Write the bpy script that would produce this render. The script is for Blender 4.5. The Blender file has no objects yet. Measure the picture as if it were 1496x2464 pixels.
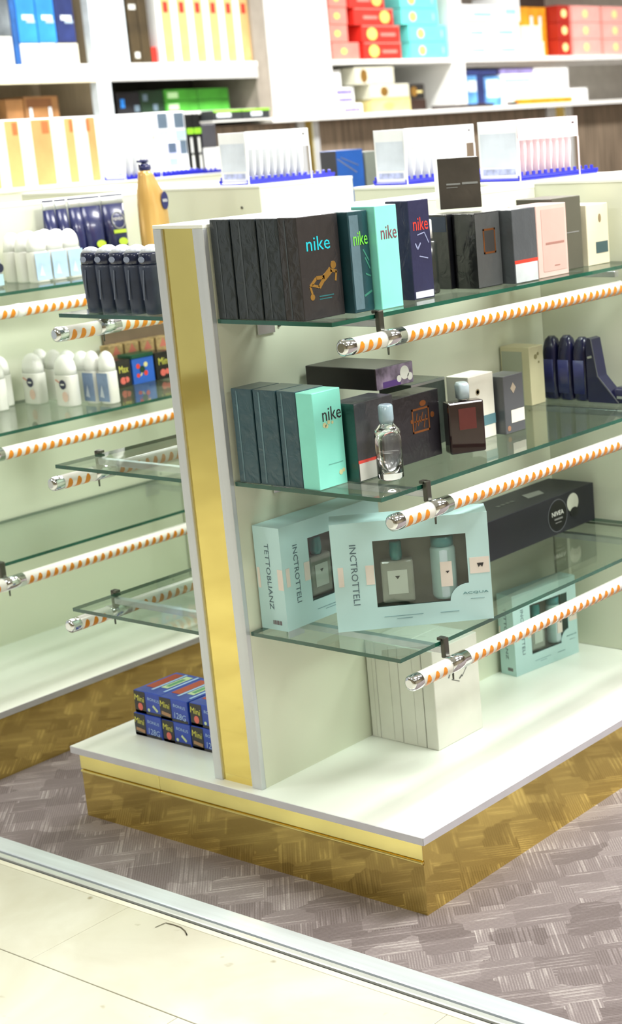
import bpy, bmesh, math, random
from mathutils import Matrix, Vector

random.seed(11)
S = bpy.context.scene
COL = S.collection

# ------------------------------------------------------------------ camera
cam_d = bpy.data.cameras.new('camera')
cam = bpy.data.objects.new('camera', cam_d)
COL.objects.link(cam)
R_ = [[0.81433, 0.57735, -0.05937], [0.08893, -0.2252, -0.97025], [-0.57354, 0.78482, -0.23473]]
cam.matrix_world = Matrix(((R_[0][0], -R_[1][0], -R_[2][0], 1.9428),
                           (R_[0][1], -R_[1][1], -R_[2][1], -2.1976),
                           (R_[0][2], -R_[1][2], -R_[2][2], 1.4999),
                           (0, 0, 0, 1)))
cam_d.sensor_fit = 'VERTICAL'
cam_d.sensor_width = 36
cam_d.sensor_height = 36
cam_d.lens = 3979.2 / 2464 * 36
cam_d.shift_x = -(1313.26 - 748) / 2464
cam_d.clip_end = 60
cam_d.dof.use_dof = True
cam_d.dof.focus_distance = 3.05
cam_d.dof.aperture_fstop = 5.0
S.camera = cam

# ------------------------------------------------------------------ world, lamps, exposure
W = bpy.data.worlds.new('world')
S.world = W
W.use_nodes = True
W.node_tree.nodes['Background'].inputs[0].default_value = (0.95, 1.0, 0.97, 1)
W.node_tree.nodes['Background'].inputs[1].default_value = 0.55
S.view_settings.view_transform = 'Standard'
S.view_settings.look = 'None'
S.view_settings.gamma = 1
S.view_settings.use_curve_mapping = False
S.view_settings.exposure = 0.05


def lamp(name, loc, sx, sy, power, color=(1.0, 0.985, 0.94), rot=(0, 0, 0)):
    l = bpy.data.lights.new(name, 'AREA')
    l.shape = 'RECTANGLE'
    l.size, l.size_y = sx, sy
    l.energy = power
    l.color = color
    o = bpy.data.objects.new(name, l)
    o.location = loc
    o.rotation_euler = rot
    COL.objects.link(o)
    return o


# ceiling light panels of the shop, in rows along the aisles
for (lx, ly, pw) in ((0.95, 0.8, 88), (0.95, 2.8, 60), (0.9, 4.8, 55), (-1.15, 0.75, 30), (-1.18, 2.7, 45), (-2.5, 1.2, 14),
                     (2.7, 0.4, 46), (2.7, 2.6, 35), (-0.4, -2.5, 30), (2.2, -2.8, 28), (-2.8, -2.5, 44)):
    lamp('ceiling_lamp', (lx, ly, 2.92), 0.6, 1.0, pw, (1.0, 0.995, 0.965))
for (ly, pw) in ((1.6, 80), (3.4, 95), (5.2, 105), (7.0, 95)):
    lamp('wall_wash_lamp', (-3.35, ly, 2.85), 0.35, 1.5, pw, (1.0, 0.99, 0.97), (0, math.radians(-28), 0))


# ------------------------------------------------------------------ materials
def lin(c):
    c = c / 255.0
    return c / 12.92 if c <= 0.04045 else ((c + 0.055) / 1.055) ** 2.4


def rgb(t):
    return (lin(t[0]), lin(t[1]), lin(t[2]), 1)


MATS = {}


def M(key, col, rough=0.5, metal=0.0, coat=0.0, var=0.06, vscale=14.0, bump=0.0, bscale=60.0, stretch=(1, 1, 1), spec=0.5, emit=0):
    """one Principled material, its colour varied a little by noise, with optional relief"""
    if key in MATS:
        return MATS[key]
    m = bpy.data.materials.new(key)
    m.use_nodes = True
    nt = m.node_tree
    b = nt.nodes['Principled BSDF']
    b.inputs['Roughness'].default_value = rough
    b.inputs['Metallic'].default_value = metal
    b.inputs['Coat Weight'].default_value = coat
    b.inputs['Coat Roughness'].default_value = 0.06
    b.inputs['Specular IOR Level'].default_value = spec
    g = nt.nodes.new('ShaderNodeTexCoord')
    mp = nt.nodes.new('ShaderNodeMapping')
    mp.inputs['Scale'].default_value = stretch
    nt.links.new(g.outputs['Object'], mp.inputs[0])
    n = nt.nodes.new('ShaderNodeTexNoise')
    n.inputs['Scale'].default_value = vscale
    n.inputs['Detail'].default_value = 4
    nt.links.new(mp.outputs[0], n.inputs['Vector'])
    r = nt.nodes.new('ShaderNodeValToRGB')
    c = rgb(col)
    lo = [max(0, x * (1 - var * 2)) for x in c[:3]] + [1]
    hi = [min(1, x * (1 + var * 2)) for x in c[:3]] + [1]
    r.color_ramp.elements[0].position = 0.3
    r.color_ramp.elements[1].position = 0.7
    r.color_ramp.elements[0].color = lo
    r.color_ramp.elements[1].color = hi
    nt.links.new(n.outputs[0], r.inputs[0])
    nt.links.new(r.outputs[0], b.inputs['Base Color'])
    if bump:
        n2 = nt.nodes.new('ShaderNodeTexNoise')
        n2.inputs['Scale'].default_value = bscale
        n2.inputs['Detail'].default_value = 3
        n2.inputs['Distortion'].default_value = 0.6
        nt.links.new(mp.outputs[0], n2.inputs['Vector'])
        bp = nt.nodes.new('ShaderNodeBump')
        bp.inputs['Strength'].default_value = bump
        bp.inputs['Distance'].default_value = 0.004
        nt.links.new(n2.outputs[0], bp.inputs['Height'])
        nt.links.new(bp.outputs[0], b.inputs['Normal'])
        nt.links.new(bp.outputs[0], b.inputs['Coat Normal'])
    MATS[key] = m
    return m


def film(key, col, rough=0.35):
    """printed carton under crinkled clear film"""
    return M(key, col, rough=rough, coat=0.55, var=0.05, vscale=18, bump=0.45, bscale=40, stretch=(1, 1, 0.8))


def card(key, col, rough=0.45, coat=0.1):
    return M(key, col, rough=rough, coat=coat, var=0.02)


laminate = M('cream_laminate', (223, 226, 205), 0.38, var=0.012, vscale=3)
deckwhite = M('white_laminate', (240, 242, 232), 0.3, var=0.01, vscale=3)
edgegrey = M('grey_edging', (196, 194, 200), 0.4, var=0.03)
alu = M('brushed_aluminium', (205, 209, 214), 0.34, 1.0, var=0.05, vscale=40, stretch=(1, 1, 0.05))
alu_white = M('satin_aluminium', (214, 218, 222), 0.42, 0.55, var=0.04, vscale=30, stretch=(1, 1, 0.05))
chrome = M('chrome', (225, 228, 230), 0.08, 1.0, var=0.01)
darkmetal = M('dark_metal', (92, 92, 84), 0.35, 0.8, var=0.05)
gold = M('gold_mirror', (237, 216, 130), 0.06, 1.0, var=0.03, vscale=5, bump=0.02, bscale=5)
goldsat = M('gold_satin', (238, 217, 136), 0.2, 1.0, var=0.04, vscale=8, bump=0.03, bscale=7)
orange = M('orange_ribbon', (232, 142, 22), 0.35, coat=0.3, var=0.05)
white_tube = M('white_tube', (246, 245, 238), 0.2, coat=0.5, var=0.01)
black = M('black_card', (14, 15, 17), 0.3, coat=0.25, var=0.05)
white = card('white_card', (240, 240, 234))
barmat = card('print_grey', (120, 124, 126))


def mat_glass():
    m = bpy.data.materials.new('clear_glass_pane')
    m.use_nodes = True
    nt = m.node_tree
    nt.nodes.clear()
    out = nt.nodes.new('ShaderNodeOutputMaterial')
    mix = nt.nodes.new('ShaderNodeMixShader')
    tr = nt.nodes.new('ShaderNodeBsdfTransparent')
    tr.inputs[0].default_value = (0.90, 0.95, 0.925, 1)
    gl = nt.nodes.new('ShaderNodeBsdfGlossy')
    gl.inputs['Roughness'].default_value = 0.015
    lw = nt.nodes.new('ShaderNodeLayerWeight')
    lw.inputs[0].default_value = 0.5
    p5 = nt.nodes.new('ShaderNodeMath')
    p5.operation = 'POWER'
    p5.inputs[1].default_value = 4.6
    fr = nt.nodes.new('ShaderNodeMath')
    fr.operation = 'MULTIPLY_ADD'
    fr.inputs[1].default_value = 0.85
    fr.inputs[2].default_value = 0.04
    nt.links.new(lw.outputs['Facing'], p5.inputs[0])
    nt.links.new(p5.outputs[0], fr.inputs[0])
    nt.links.new(fr.outputs[0], mix.inputs[0])
    nt.links.new(tr.outputs[0], mix.inputs[1])
    nt.links.new(gl.outputs[0], mix.inputs[2])
    nt.links.new(mix.outputs[0], out.inputs[0])
    return m


pane = mat_glass()
glass_edge = M('green_glass_edge', (18, 78, 62), 0.12, coat=0.5, var=0.15, vscale=9, spec=0.7)


def mat_clear(key, col, ior=1.45, rough=0.02):
    m = bpy.data.materials.new(key)
    m.use_nodes = True
    b = m.node_tree.nodes['Principled BSDF']
    b.inputs['Base Color'].default_value = rgb(col)
    b.inputs['Transmission Weight'].default_value = 1.0
    b.inputs['IOR'].default_value = ior
    b.inputs['Roughness'].default_value = rough
    return m


clear_bottle = mat_clear('clear_bottle_glass', (250, 252, 252))
maroon_glass = M('maroon_bottle', (34, 14, 18), 0.06, coat=0.8, var=0.1, spec=0.7)
teal_cap = M('teal_cap', (30, 132, 138), 0.16, 0.25, coat=0.6, var=0.05)


def mat_carpet():
    m = bpy.data.materials.new('woven_carpet')
    m.use_nodes = True
    nt = m.node_tree
    N, L = nt.nodes, nt.links
    b = N['Principled BSDF']
    b.inputs['Roughness'].default_value = 0.95
    b.inputs['Specular IOR Level'].default_value = 0.15
    geo = N.new('ShaderNodeNewGeometry')

    def rot(deg, sx=1, sy=1):
        r0 = N.new('ShaderNodeVectorRotate')
        r0.rotation_type = 'Z_AXIS'
        r0.inputs['Angle'].default_value = math.radians(deg)
        L.new(geo.outputs['Position'], r0.inputs['Vector'])
        mp = N.new('ShaderNodeMapping')
        mp.inputs['Scale'].default_value = (sx, sy, 1)
        L.new(r0.outputs[0], mp.inputs[0])
        return mp

    def math_(op, a, c):
        n = N.new('ShaderNodeMath')
        n.operation = op
        for i, v in enumerate((a, c)):
            if isinstance(v, (int, float)):
                n.inputs[i].default_value = v
            else:
                L.new(v, n.inputs[i])
        return n.outputs[0]

    vor = N.new('ShaderNodeTexVoronoi')
    vor.distance = 'CHEBYCHEV'
    vor.inputs['Scale'].default_value = 1
    vor.inputs['Randomness'].default_value = 0.65
    L.new(rot(-45, 10, 16).outputs[0], vor.inputs['Vector'])
    sep = N.new('ShaderNodeSeparateColor')
    L.new(vor.outputs['Color'], sep.inputs[0])

    def lines(deg, seed):
        wv = N.new('ShaderNodeTexWave')
        wv.wave_type = 'BANDS'
        wv.bands_direction = 'X'
        wv.inputs['Scale'].default_value = 30
        wv.inputs['Distortion'].default_value = 1.1
        wv.inputs['Detail'].default_value = 1
        wv.inputs['Detail Scale'].default_value = 6
        L.new(rot(deg).outputs[0], wv.inputs['Vector'])
        fine = N.new('ShaderNodeTexWave')
        fine.inputs['Scale'].default_value = 62
        fine.inputs['Distortion'].default_value = 0.6
        L.new(rot(deg).outputs[0], fine.inputs['Vector'])
        nz = N.new('ShaderNodeTexNoise')
        nz.inputs['Scale'].default_value = 1
        nz.inputs['Detail'].default_value = 1
        L.new(rot(deg + seed * 0, 38, 7).outputs[0], nz.inputs['Vector'])
        rp = N.new('ShaderNodeValToRGB')
        rp.color_ramp.elements[0].position = 0.5
        rp.color_ramp.elements[1].position = 0.62
        L.new(nz.outputs[0], rp.inputs[0])
        big = math_('MULTIPLY', wv.outputs[1], rp.outputs[0])
        return math_('ADD', math_('MULTIPLY', big, 0.30), math_('MULTIPLY', fine.outputs[1], 0.20))

    la, lb = lines(-45, 0), lines(45, 1)
    sel = math_('GREATER_THAN', sep.outputs[0], 0.5)
    mixv = math_('ADD', math_('MULTIPLY', la, sel), math_('MULTIPLY', lb, math_('SUBTRACT', 1, sel)))
    patch = math_('MULTIPLY', sep.outputs[1], 0.36)
    grain = N.new('ShaderNodeTexNoise')
    grain.inputs['Scale'].default_value = 240
    L.new(geo.outputs['Position'], grain.inputs['Vector'])
    tot = math_('ADD', math_('ADD', mixv, patch), math_('MULTIPLY', grain.outputs[0], 0.26))
    ramp = N.new('ShaderNodeValToRGB')
    e = ramp.color_ramp.elements
    e[0].position, e[0].color = 0.12, rgb((104, 94, 92))
    e[1].position, e[1].color = 1.15, rgb((186, 178, 174))
    mid = ramp.color_ramp.elements.new(0.55)
    mid.color = rgb((136, 126, 125))
    L.new(tot, ramp.inputs[0])
    L.new(ramp.outputs[0], b.inputs['Base Color'])
    bp = N.new('ShaderNodeBump')
    bp.inputs['Strength'].default_value = 0.5
    bp.inputs['Distance'].default_value = 0.003
    L.new(tot, bp.inputs['Height'])
    L.new(bp.outputs[0], b.inputs['Normal'])
    return m


def mat_stone():
    m = bpy.data.materials.new('polished_cream_stone')
    m.use_nodes = True
    nt = m.node_tree
    N, L = nt.nodes, nt.links
    b = N['Principled BSDF']
    b.inputs['Roughness'].default_value = 0.16
    geo = N.new('ShaderNodeNewGeometry')
    n = N.new('ShaderNodeTexNoise')
    n.inputs['Scale'].default_value = 3.2
    n.inputs['Detail'].default_value = 7
    n.inputs['Distortion'].default_value = 0.9
    L.new(geo.outputs['Position'], n.inputs['Vector'])
    r = N.new('ShaderNodeValToRGB')
    e = r.color_ramp.elements
    e[0].position, e[0].color = 0.25, rgb((194, 189, 168))
    e[1].position, e[1].color = 0.72, rgb((222, 221, 206))
    L.new(n.outputs[0], r.inputs[0])
    # scattered dirt specks
    d = N.new('ShaderNodeTexNoise')
    d.inputs['Scale'].default_value = 21
    d.inputs['Detail'].default_value = 2
    L.new(geo.outputs['Position'], d.inputs['Vector'])
    dr = N.new('ShaderNodeValToRGB')
    dr.color_ramp.elements[0].position = 0.70
    dr.color_ramp.elements[1].position = 0.80
    L.new(d.outputs[0], dr.inputs[0])
    mx = N.new('ShaderNodeMix')
    mx.data_type = 'RGBA'
    L.new(dr.outputs[0], mx.inputs[0])
    L.new(r.outputs[0], mx.inputs[6])
    mx.inputs[7].default_value = rgb((150, 140, 112))
    L.new(mx.outputs[2], b.inputs['Base Color'])
    return m


carpet_m = mat_carpet()
stone_m = mat_stone()
wood = M('taupe_wood', (118, 104, 88), 0.42, var=0.22, vscale=9, stretch=(6, 6, 0.35))
brown_back = M('plain_brown', (128, 110, 92), 0.6, var=0.06)
wallpaint = M('warm_wall_paint', (150, 138, 116), 0.7, var=0.02, vscale=2)
dado_m = M('olive_dado', (150, 140, 104), 0.5, var=0.05, vscale=3)


# ------------------------------------------------------------------ mesh building
class MB:
    def __init__(self):
        self.bm = bmesh.new()

    def box(self, x0, y0, z0, x1, y1, z1, bev=0.0, seg=1, mi=0):
        x0, x1 = min(x0, x1), max(x0, x1)
        y0, y1 = min(y0, y1), max(y0, y1)
        z0, z1 = min(z0, z1), max(z0, z1)
        g = bmesh.ops.create_cube(self.bm, size=1, matrix=Matrix.Translation(((x0 + x1) / 2, (y0 + y1) / 2, (z0 + z1) / 2)) @ Matrix.Diagonal((x1 - x0, y1 - y0, z1 - z0, 1)))
        vs = g['verts']
        if mi:
            for f in set(f for v in vs for f in v.link_faces):
                f.material_index = mi
        if bev:
            es = list(set(e for v in vs for e in v.link_edges))
            bmesh.ops.bevel(self.bm, geom=es, offset=bev, segments=seg, affect='EDGES', profile=0.5)
        return self

    def loft(self, secs, seg=20, n=2.0, mi=0, axis='z', origin=(0, 0, 0)):
        """rings of (height, rx, ry[, cx, cy]); n>2 squares the outline"""
        rings = []
        o = Vector(origin)
        for s in secs:
            h, rx, ry = s[:3]
            cx, cy = (s[3], s[4]) if len(s) > 3 else (0, 0)
            ring = []
            for i in range(seg):
                a = 2 * math.pi * i / seg
                c, d = math.cos(a), math.sin(a)
                x = math.copysign(abs(c) ** (2 / n), c) * rx + cx
                y = math.copysign(abs(d) ** (2 / n), d) * ry + cy
                p = (x, y, h) if axis == 'z' else ((y, h, x) if axis == 'y' else (h, x, y))
                ring.append(self.bm.verts.new(o + Vector(p)))
            rings.append(ring)
        for a, b in zip(rings, rings[1:]):
            for i in range(seg):
                f = self.bm.faces.new((a[i], a[(i + 1) % seg], b[(i + 1) % seg], b[i]))
                f.material_index = mi
                f.smooth = True
        for r, fl in ((rings[0], True), (rings[-1], False)):
            f = self.bm.faces.new(list(reversed(r)) if fl else r)
            f.material_index = mi
        return self

    def prism(self, pts, mat4, t=0.0004, mi=0):
        """outline pts (u, v) on the plane of mat4, thickness t along its normal"""
        a = [self.bm.verts.new(mat4 @ Vector((u, v, 0))) for u, v in pts]
        b = [self.bm.verts.new(mat4 @ Vector((u, v, t))) for u, v in pts]
        k = len(pts)
        fs = [self.bm.faces.new(b), self.bm.faces.new(list(reversed(a)))]
        for i in range(k):
            fs.append(self.bm.faces.new((a[i], a[(i + 1) % k], b[(i + 1) % k], b[i])))
        for f in fs:
            f.material_index = mi
        return self

    def build(self, name, mat, parent=None, loc=None, rz=0.0):
        bmesh.ops.recalc_face_normals(self.bm, faces=self.bm.faces[:])
        me = bpy.data.meshes.new(name)
        self.bm.to_mesh(me)
        self.bm.free()
        for m in (mat if isinstance(mat, (list, tuple)) else [mat]):
            me.materials.append(m)
        o = bpy.data.objects.new(name, me)
        COL.objects.link(o)
        if parent is not None:
            o.parent = parent
        if loc is not None:
            o.location = loc
        if rz:
            o.rotation_euler = (0, 0, rz)
        return o


def tag(o, label, cat, group=None, kind=None):
    o['label'] = label
    o['category'] = cat
    if group:
        o['group'] = group
    if kind:
        o['kind'] = kind
    return o


def thing(name, label, cat, loc=(0, 0, 0), rz=0.0, group=None):
    o = bpy.data.objects.new(name, None)
    o.empty_display_size = 0.02
    COL.objects.link(o)
    o.location = loc
    o.rotation_euler = (0, 0, rz)
    return tag(o, label, cat, group)


def structure(o):
    o['kind'] = 'structure'
    return o


def copy_tree(o, loc, label=None, rz=None):
    def rec(s, par):
        c = s.copy()
        COL.objects.link(c)
        c.parent = par
        for ch in kids.get(s.name, ()):
            rec(ch, c)
        return c
    kids = {}
    for q in COL.objects:
        if q.parent:
            kids.setdefault(q.parent.name, []).append(q)
    r = rec(o, None)
    r.location = loc
    if rz is not None:
        r.rotation_euler = (0, 0, rz)
    if label:
        r['label'] = label
    return r


# planes of a carton whose near upright edge stands at the origin: it reaches w to -x, d to +y, h up
def face(kind, w, d, h, lift=0.0002):
    if kind == 'x':
        return Matrix(((0, 0, 1, lift), (1, 0, 0, 0), (0, 1, 0, 0), (0, 0, 0, 1)))
    if kind == 'y':
        return Matrix(((1, 0, 0, -w), (0, 0, -1, -lift), (0, 1, 0, 0), (0, 0, 0, 1)))
    return Matrix(((1, 0, 0, -w), (0, 1, 0, 0), (0, 0, 1, h + lift), (0, 0, 0, 1)))


def rect(u0, v0, u1, v1):
    return [(u0, v0), (u1, v0), (u1, v1), (u0, v1)]


def disc(u, v, r, n=20, ry=None):
    ry = ry or r
    return [(u + r * math.cos(2 * math.pi * i / n), v + ry * math.sin(2 * math.pi * i / n)) for i in range(n)]


def bar(a, b, t):
    dx, dy = b[0] - a[0], b[1] - a[1]
    l = math.hypot(dx, dy) or 1
    nx, ny = -dy / l * t / 2, dx / l * t / 2
    return [(a[0] - nx, a[1] - ny), (b[0] - nx, b[1] - ny), (b[0] + nx, b[1] + ny), (a[0] + nx, a[1] + ny)]


class Carton:
    def __init__(self, name, label, cat, loc, w, d, h, mat, rz=0.0, group=None, bev=0.0012, body='carton'):
        self.w, self.d, self.h = w, d, h
        self.root = thing(name, label, cat, loc, rz, group)
        self.body = MB().box(-w, 0, 0, 0, d, h, bev).build(body, mat, self.root)

    def plates(self, name, polys, mat, f='x', t=0.0004, lift=0.0002):
        mb = MB()
        F = face(f, self.w, self.d, self.h, lift)
        for p in polys:
            mb.prism(p, F, t)
        return mb.build(name, mat, self.root)

    def text(self, name, s, u, v, width, mat, f='x', rot=0.0, height=None, lift=0.0003):
        return put_text(name, s, face(f, self.w, self.d, self.h, lift), u, v, width, mat, self.root, rot, height)


_TXT = {}


def text_mesh(s):
    if s not in _TXT:
        cu = bpy.data.curves.new('lettering', 'FONT')
        cu.body = s
        cu.size = 1
        cu.align_x = 'CENTER'
        cu.align_y = 'CENTER'
        cu.extrude = 0.006
        cu.resolution_u = 2
        o = bpy.data.objects.new('lettering', cu)
        COL.objects.link(o)
        bpy.context.view_layer.update()
        me = bpy.data.meshes.new_from_object(o.evaluated_get(bpy.context.evaluated_depsgraph_get()))
        bpy.data.objects.remove(o)
        xs = [v.co.x for v in me.vertices]
        ys = [v.co.y for v in me.vertices]
        _TXT[s] = (me, max(xs) - min(xs), max(ys) - min(ys), (max(xs) + min(xs)) / 2, (max(ys) + min(ys)) / 2)
    return _TXT[s]


def put_text(name, s, F, u, v, width, mat, parent, rot=0.0, height=None):
    me0, w0, h0, cx, cy = text_mesh(s)
    me = me0.copy()
    sx = width / w0
    sy = (height / h0) if height else sx
    A = F @ Matrix.Translation((u, v, 0.0001)) @ Matrix.Rotation(rot, 4, 'Z') @ Matrix.Diagonal((sx, sy, 0.02, 1)) @ Matrix.Translation((-cx, -cy, 0.006))
    me.transform(A)
    me.materials.clear()
    me.materials.append(mat)
    o = bpy.data.objects.new(name, me)
    COL.objects.link(o)
    o.parent = parent
    return o


# ------------------------------------------------------------------ room shell
fl = structure(MB().box(-6.2, -6.2, -0.16, 5.0, 9.8, -0.02).build('floor', M('grout', (204, 198, 178), 0.8)))
structure(MB().box(-4.85, -0.25, 0, -4.7, 9.8, 3.05).build('wall_left', M('left_wall_paint', (236, 234, 226), 0.7, var=0.01, vscale=2)))
structure(MB().box(-4.7, 9.5, 0, 5.0, 9.65, 3.05).build('wall_back', wallpaint))
structure(MB().box(4.8, -6.0, 0, 4.95, 9.5, 3.05).build('wall_right', wallpaint))
structure(MB().box(-6.2, -6.2, 0, 5.0, -6.05, 3.05).build('wall_front', wallpaint))
structure(MB().box(-6.15, -6.05, 0, 4.8, -6.02, 0.95, 0.004).build('trim_2', dado_m))
structure(MB().box(-6.3, -6.2, 3.06, 5.0, 9.8, 3.15).build('ceiling', M('ceiling_white', (200, 200, 196), 0.8, var=0.01)))

# polished stone tiles of the mall walkway, a hair apart, pieces of the floor
tx = [-0.575 + 0.82 * k for k in range(-6, 7)]
ty = [-0.496 - 0.82 * k for k in range(0, 7)]
rows = [(-0.2535, -0.4945)] + [(ty[k] - 0.0007, ty[k + 1] + 0.0007) for k in range(6)]
tiles_me = {}
for j, (ya, yb) in enumerate(rows):
    for i in range(12):
        off = 0.0 if j == 0 else (0.41 if j % 2 else 0.0)
        xa, xb = tx[i] + off, tx[i + 1] + off
        MB().box(xa + 0.0007, yb, -0.02, xb - 0.0007, ya, -0.0004 * random.random(), 0.0006).build('floor_tile', stone_m, fl)
# carpet
cp = MB().box(-4.15, -0.166, -0.02, 4.8, 9.5, 0.0).build('carpet', carpet_m)
tag(cp, 'taupe woven carpet with crossed line pattern under the display gondolas', 'carpet')

# aluminium threshold between carpet and stone
th = structure(MB().box(-4.7, -0.2135, -0.02, 4.8, -0.167, 0.004, 0.002).build('trim_1', M('threshold_alu', (224, 232, 238), 0.3, 0.35, var=0.05, vscale=7, stretch=(0.3, 8, 1))))
structure(MB().box(-4.7, -0.2195, -0.02, 4.8, -0.2140, -0.004).build('groove', M('groove_black', (40, 42, 38), 0.7), th))
structure(MB().box(-4.7, -0.2335, -0.02, 4.8, -0.2200, 0.003, 0.0015).build('rail', M('rail_alu', (232, 235, 232), 0.25, 0.5, var=0.02), th))
structure(MB().box(-4.7, -0.2395, -0.02, 4.8, -0.2340, -0.003).build('groove', MATS['groove_black'], th))
structure(MB().box(-4.7, -0.2530, -0.02, 4.8, -0.2400, 0.0005, 0.0005).build('rail', M('rail_pale', (228, 224, 204), 0.3, var=0.03), th))

# ------------------------------------------------------------------ gondolas
XD0, XD1 = -0.589, -0.448      # divider faces
HD = 0.1712                    # deck top
YE = 0.0214                    # end face of the pillar
YB0, YB1 = 1.11, 1.49          # cross block
SH_R = ((1.1438, -0.147), (0.8203, -0.063), (0.5085, -0.049))
SH_L = ((1.1454, -0.922), (0.8144, -1.000), (0.4882, -1.005))
YS0, YS1 = 0.0334, 1.098


def gondola(label, ox, htop, left=True, right=True, length=2.62):
    g = thing('display_gondola', label, 'shelving', (ox, 0, 0))
    MB().box(XD0 + 0.001, 0.034, HD, XD1 - 0.001, YB0 - 0.001, htop - 0.007).build('divider_panel', laminate, g)
    MB().box(XD0, YE, htop - 0.007, XD1, YB0 - 0.001, htop, 0.0008).build('top_cap', deckwhite, g)
    MB().box(-0.566, 0.027, HD, -0.478, 0.0338, htop - 0.0075).build('gold_panel', gold, g)
    for (a, b) in ((XD0, -0.566), (-0.478, XD1)):
        MB().box(a, YE, HD, b, 0.0338, htop - 0.0075, 0.0012).build('edge_trim', alu_white, g)
    # far bay behind the cross block
    MB().box(XD0, YB1 + 0.001, HD, XD1, length, htop).build('divider_panel', laminate, g)
    MB().box(-1.035, 0, 0.1545, 0, length, HD, 0.0012).build('deck', deckwhite, g)
    for (a, b, c, d) in ((-0.0002, 0.0, 0.0011, length), (-1.0361, 0.0, -1.0348, length)):
        MB().box(a, b, 0.1552, c, d, HD - 0.0008).build('edge_band', edgegrey, g)
    MB().box(-1.0345, -0.0011, 0.1552, -0.0005, 0.0002, HD - 0.0008).build('edge_band', edgegrey, g)
    MB().box(-1.020, 0.015, 0.0, -0.015, length - 0.015, 0.1543).build('plinth', gold, g)
    # stepped moulding along the end of the plinth, two lengths butted together
    for (a, b) in ((-1.0205, -0.757), (-0.756, -0.0146)):
        mb = MB()
        mb.box(a, 0.0105, 0.116, b, 0.0149, 0.1540, 0.0008)
        mb.box(a, 0.0085, 0.1075, b, 0.0149, 0.1135, 0.0018, 2)
        mb.build('plinth_moulding', goldsat, g)
    MB().box(-1.0202, 0.0125, 0.0, -0.0148, 0.0149, 0.106).build('kick_plate', gold, g)
    for side, shelves in ((1, SH_R), (-1, SH_L)):
        if (side == 1 and not right) or (side == -1 and not left):
            continue
        for (z, xe) in shelves:
            xf = XD1 if side == 1 else XD0
            xr = xe + side * 0.02
            for yb in (0.155, 0.985):
                b = MB()
                b.box(xf + side * 0.0005, yb - 0.018, z - 0.042, xf + side * 0.004, yb + 0.03, z - 0.0055, 0.001)
                b.box(xf + side * 0.004, yb - 0.004, z - 0.020, xr - side * 0.018, yb + 0.012, z - 0.0065, 0.001)
                b.build('bracket', alu if side == 1 else alu_white, g)
                MB().loft([(0, 0.0035, 0.0035), (0.003, 0.003, 0.003)], 10, axis='x', origin=(xf + (0 if side == 1 else -0.003), yb + 0.045, z - 0.03)).build('screw', darkmetal, g)
    return g


def cross_block(label, ox, htop):
    b = thing('display_block', label, 'cabinet', (ox, 0, 0))
    MB().box(-1.034, YB0, HD + 0.0005, -0.001, YB1, htop - 0.008, 0.001).build('carcass', laminate, b)
    MB().box(-1.035, YB0 - 0.001, htop - 0.008, 0.0, YB1 + 0.001, htop, 0.001).build('worktop', deckwhite, b)
    for x in (-0.955, -0.075):
        MB().loft([(0, 0.004, 0.004), (0.003, 0.003, 0.003)], 10, axis='y', origin=(x, YB0 - 0.003, htop - 0.06)).build('screw', darkmetal, b)
    MB().box(-0.445, YB0 - 0.012, HD + 0.001, -0.405, YB0 - 0.0005, 0.49, 0.001).build('corner_strip', laminate, b)
    MB().box(-1.02, YB0 - 0.0025, 0.494, -0.62, YB0 - 0.0002, 0.498).build('seam_strip', darkmetal, b)
    MB().box(-0.40, YB0 - 0.0025, 0.494, -0.02, YB0 - 0.0002, 0.498).build('seam_strip', darkmetal, b)
    return b


OX2 = -1.3775
g1 = gondola('nearest cream gondola with gold mirror end pillar on gold plinth', 0, 1.33)
g2 = gondola('second cream gondola across the narrow aisle at left with white deodorants', OX2, 1.345, left=False)
t3 = thing('low_counter', 'low cream counter row in front of the wall shelves carrying tan boxes', 'counter', (0, 0, 0))
MB().box(-3.80, 0.0, 0.0, -3.205, 2.78, 1.3295, 0.002).build('carcass', laminate, t3)
MB().box(-3.81, -0.01, 1.330, -3.195, 2.79, 1.338, 0.001).build('worktop', deckwhite, t3)
cross_block('cream cross block closing the bay of the nearest gondola', 0, 1.338)
cross_block('cream cross block of the second gondola carrying the middle display tray', OX2, 1.352)


def glass_shelf(label, ox, side, z, xe, y0=YS0, y1=YS1):
    xi = (XD1 + 0.003 if side == 1 else XD0 - 0.003) + ox
    xo = xe + ox
    a, b = min(xi, xo), max(xi, xo)
    mb = MB()
    for zz in (z - 0.004, z + 0.004):
        vs = [mb.bm.verts.new(p) for p in ((a, y0, zz), (b, y0, zz), (b, y1, zz), (a, y1, zz))]
        mb.bm.faces.new(vs)
    o = mb.build('glass_shelf', pane)
    tag(o, label, 'shelf', 'clear glass gondola shelves')
    e = MB()
    for q in (((a, y0), (b, y0)), ((b, y0), (b, y1)), ((b, y1), (a, y1)), ((a, y1), (a, y0))):
        (p0, p1) = q
        vs = [e.bm.verts.new((p0[0], p0[1], z - 0.004)), e.bm.verts.new((p1[0], p1[1], z - 0.004)), e.bm.verts.new((p1[0], p1[1], z + 0.004)), e.bm.verts.new((p0[0], p0[1], z + 0.004))]
        e.bm.faces.new(vs)
    e.build('polished_edge', glass_edge, o)
    return o


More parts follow.
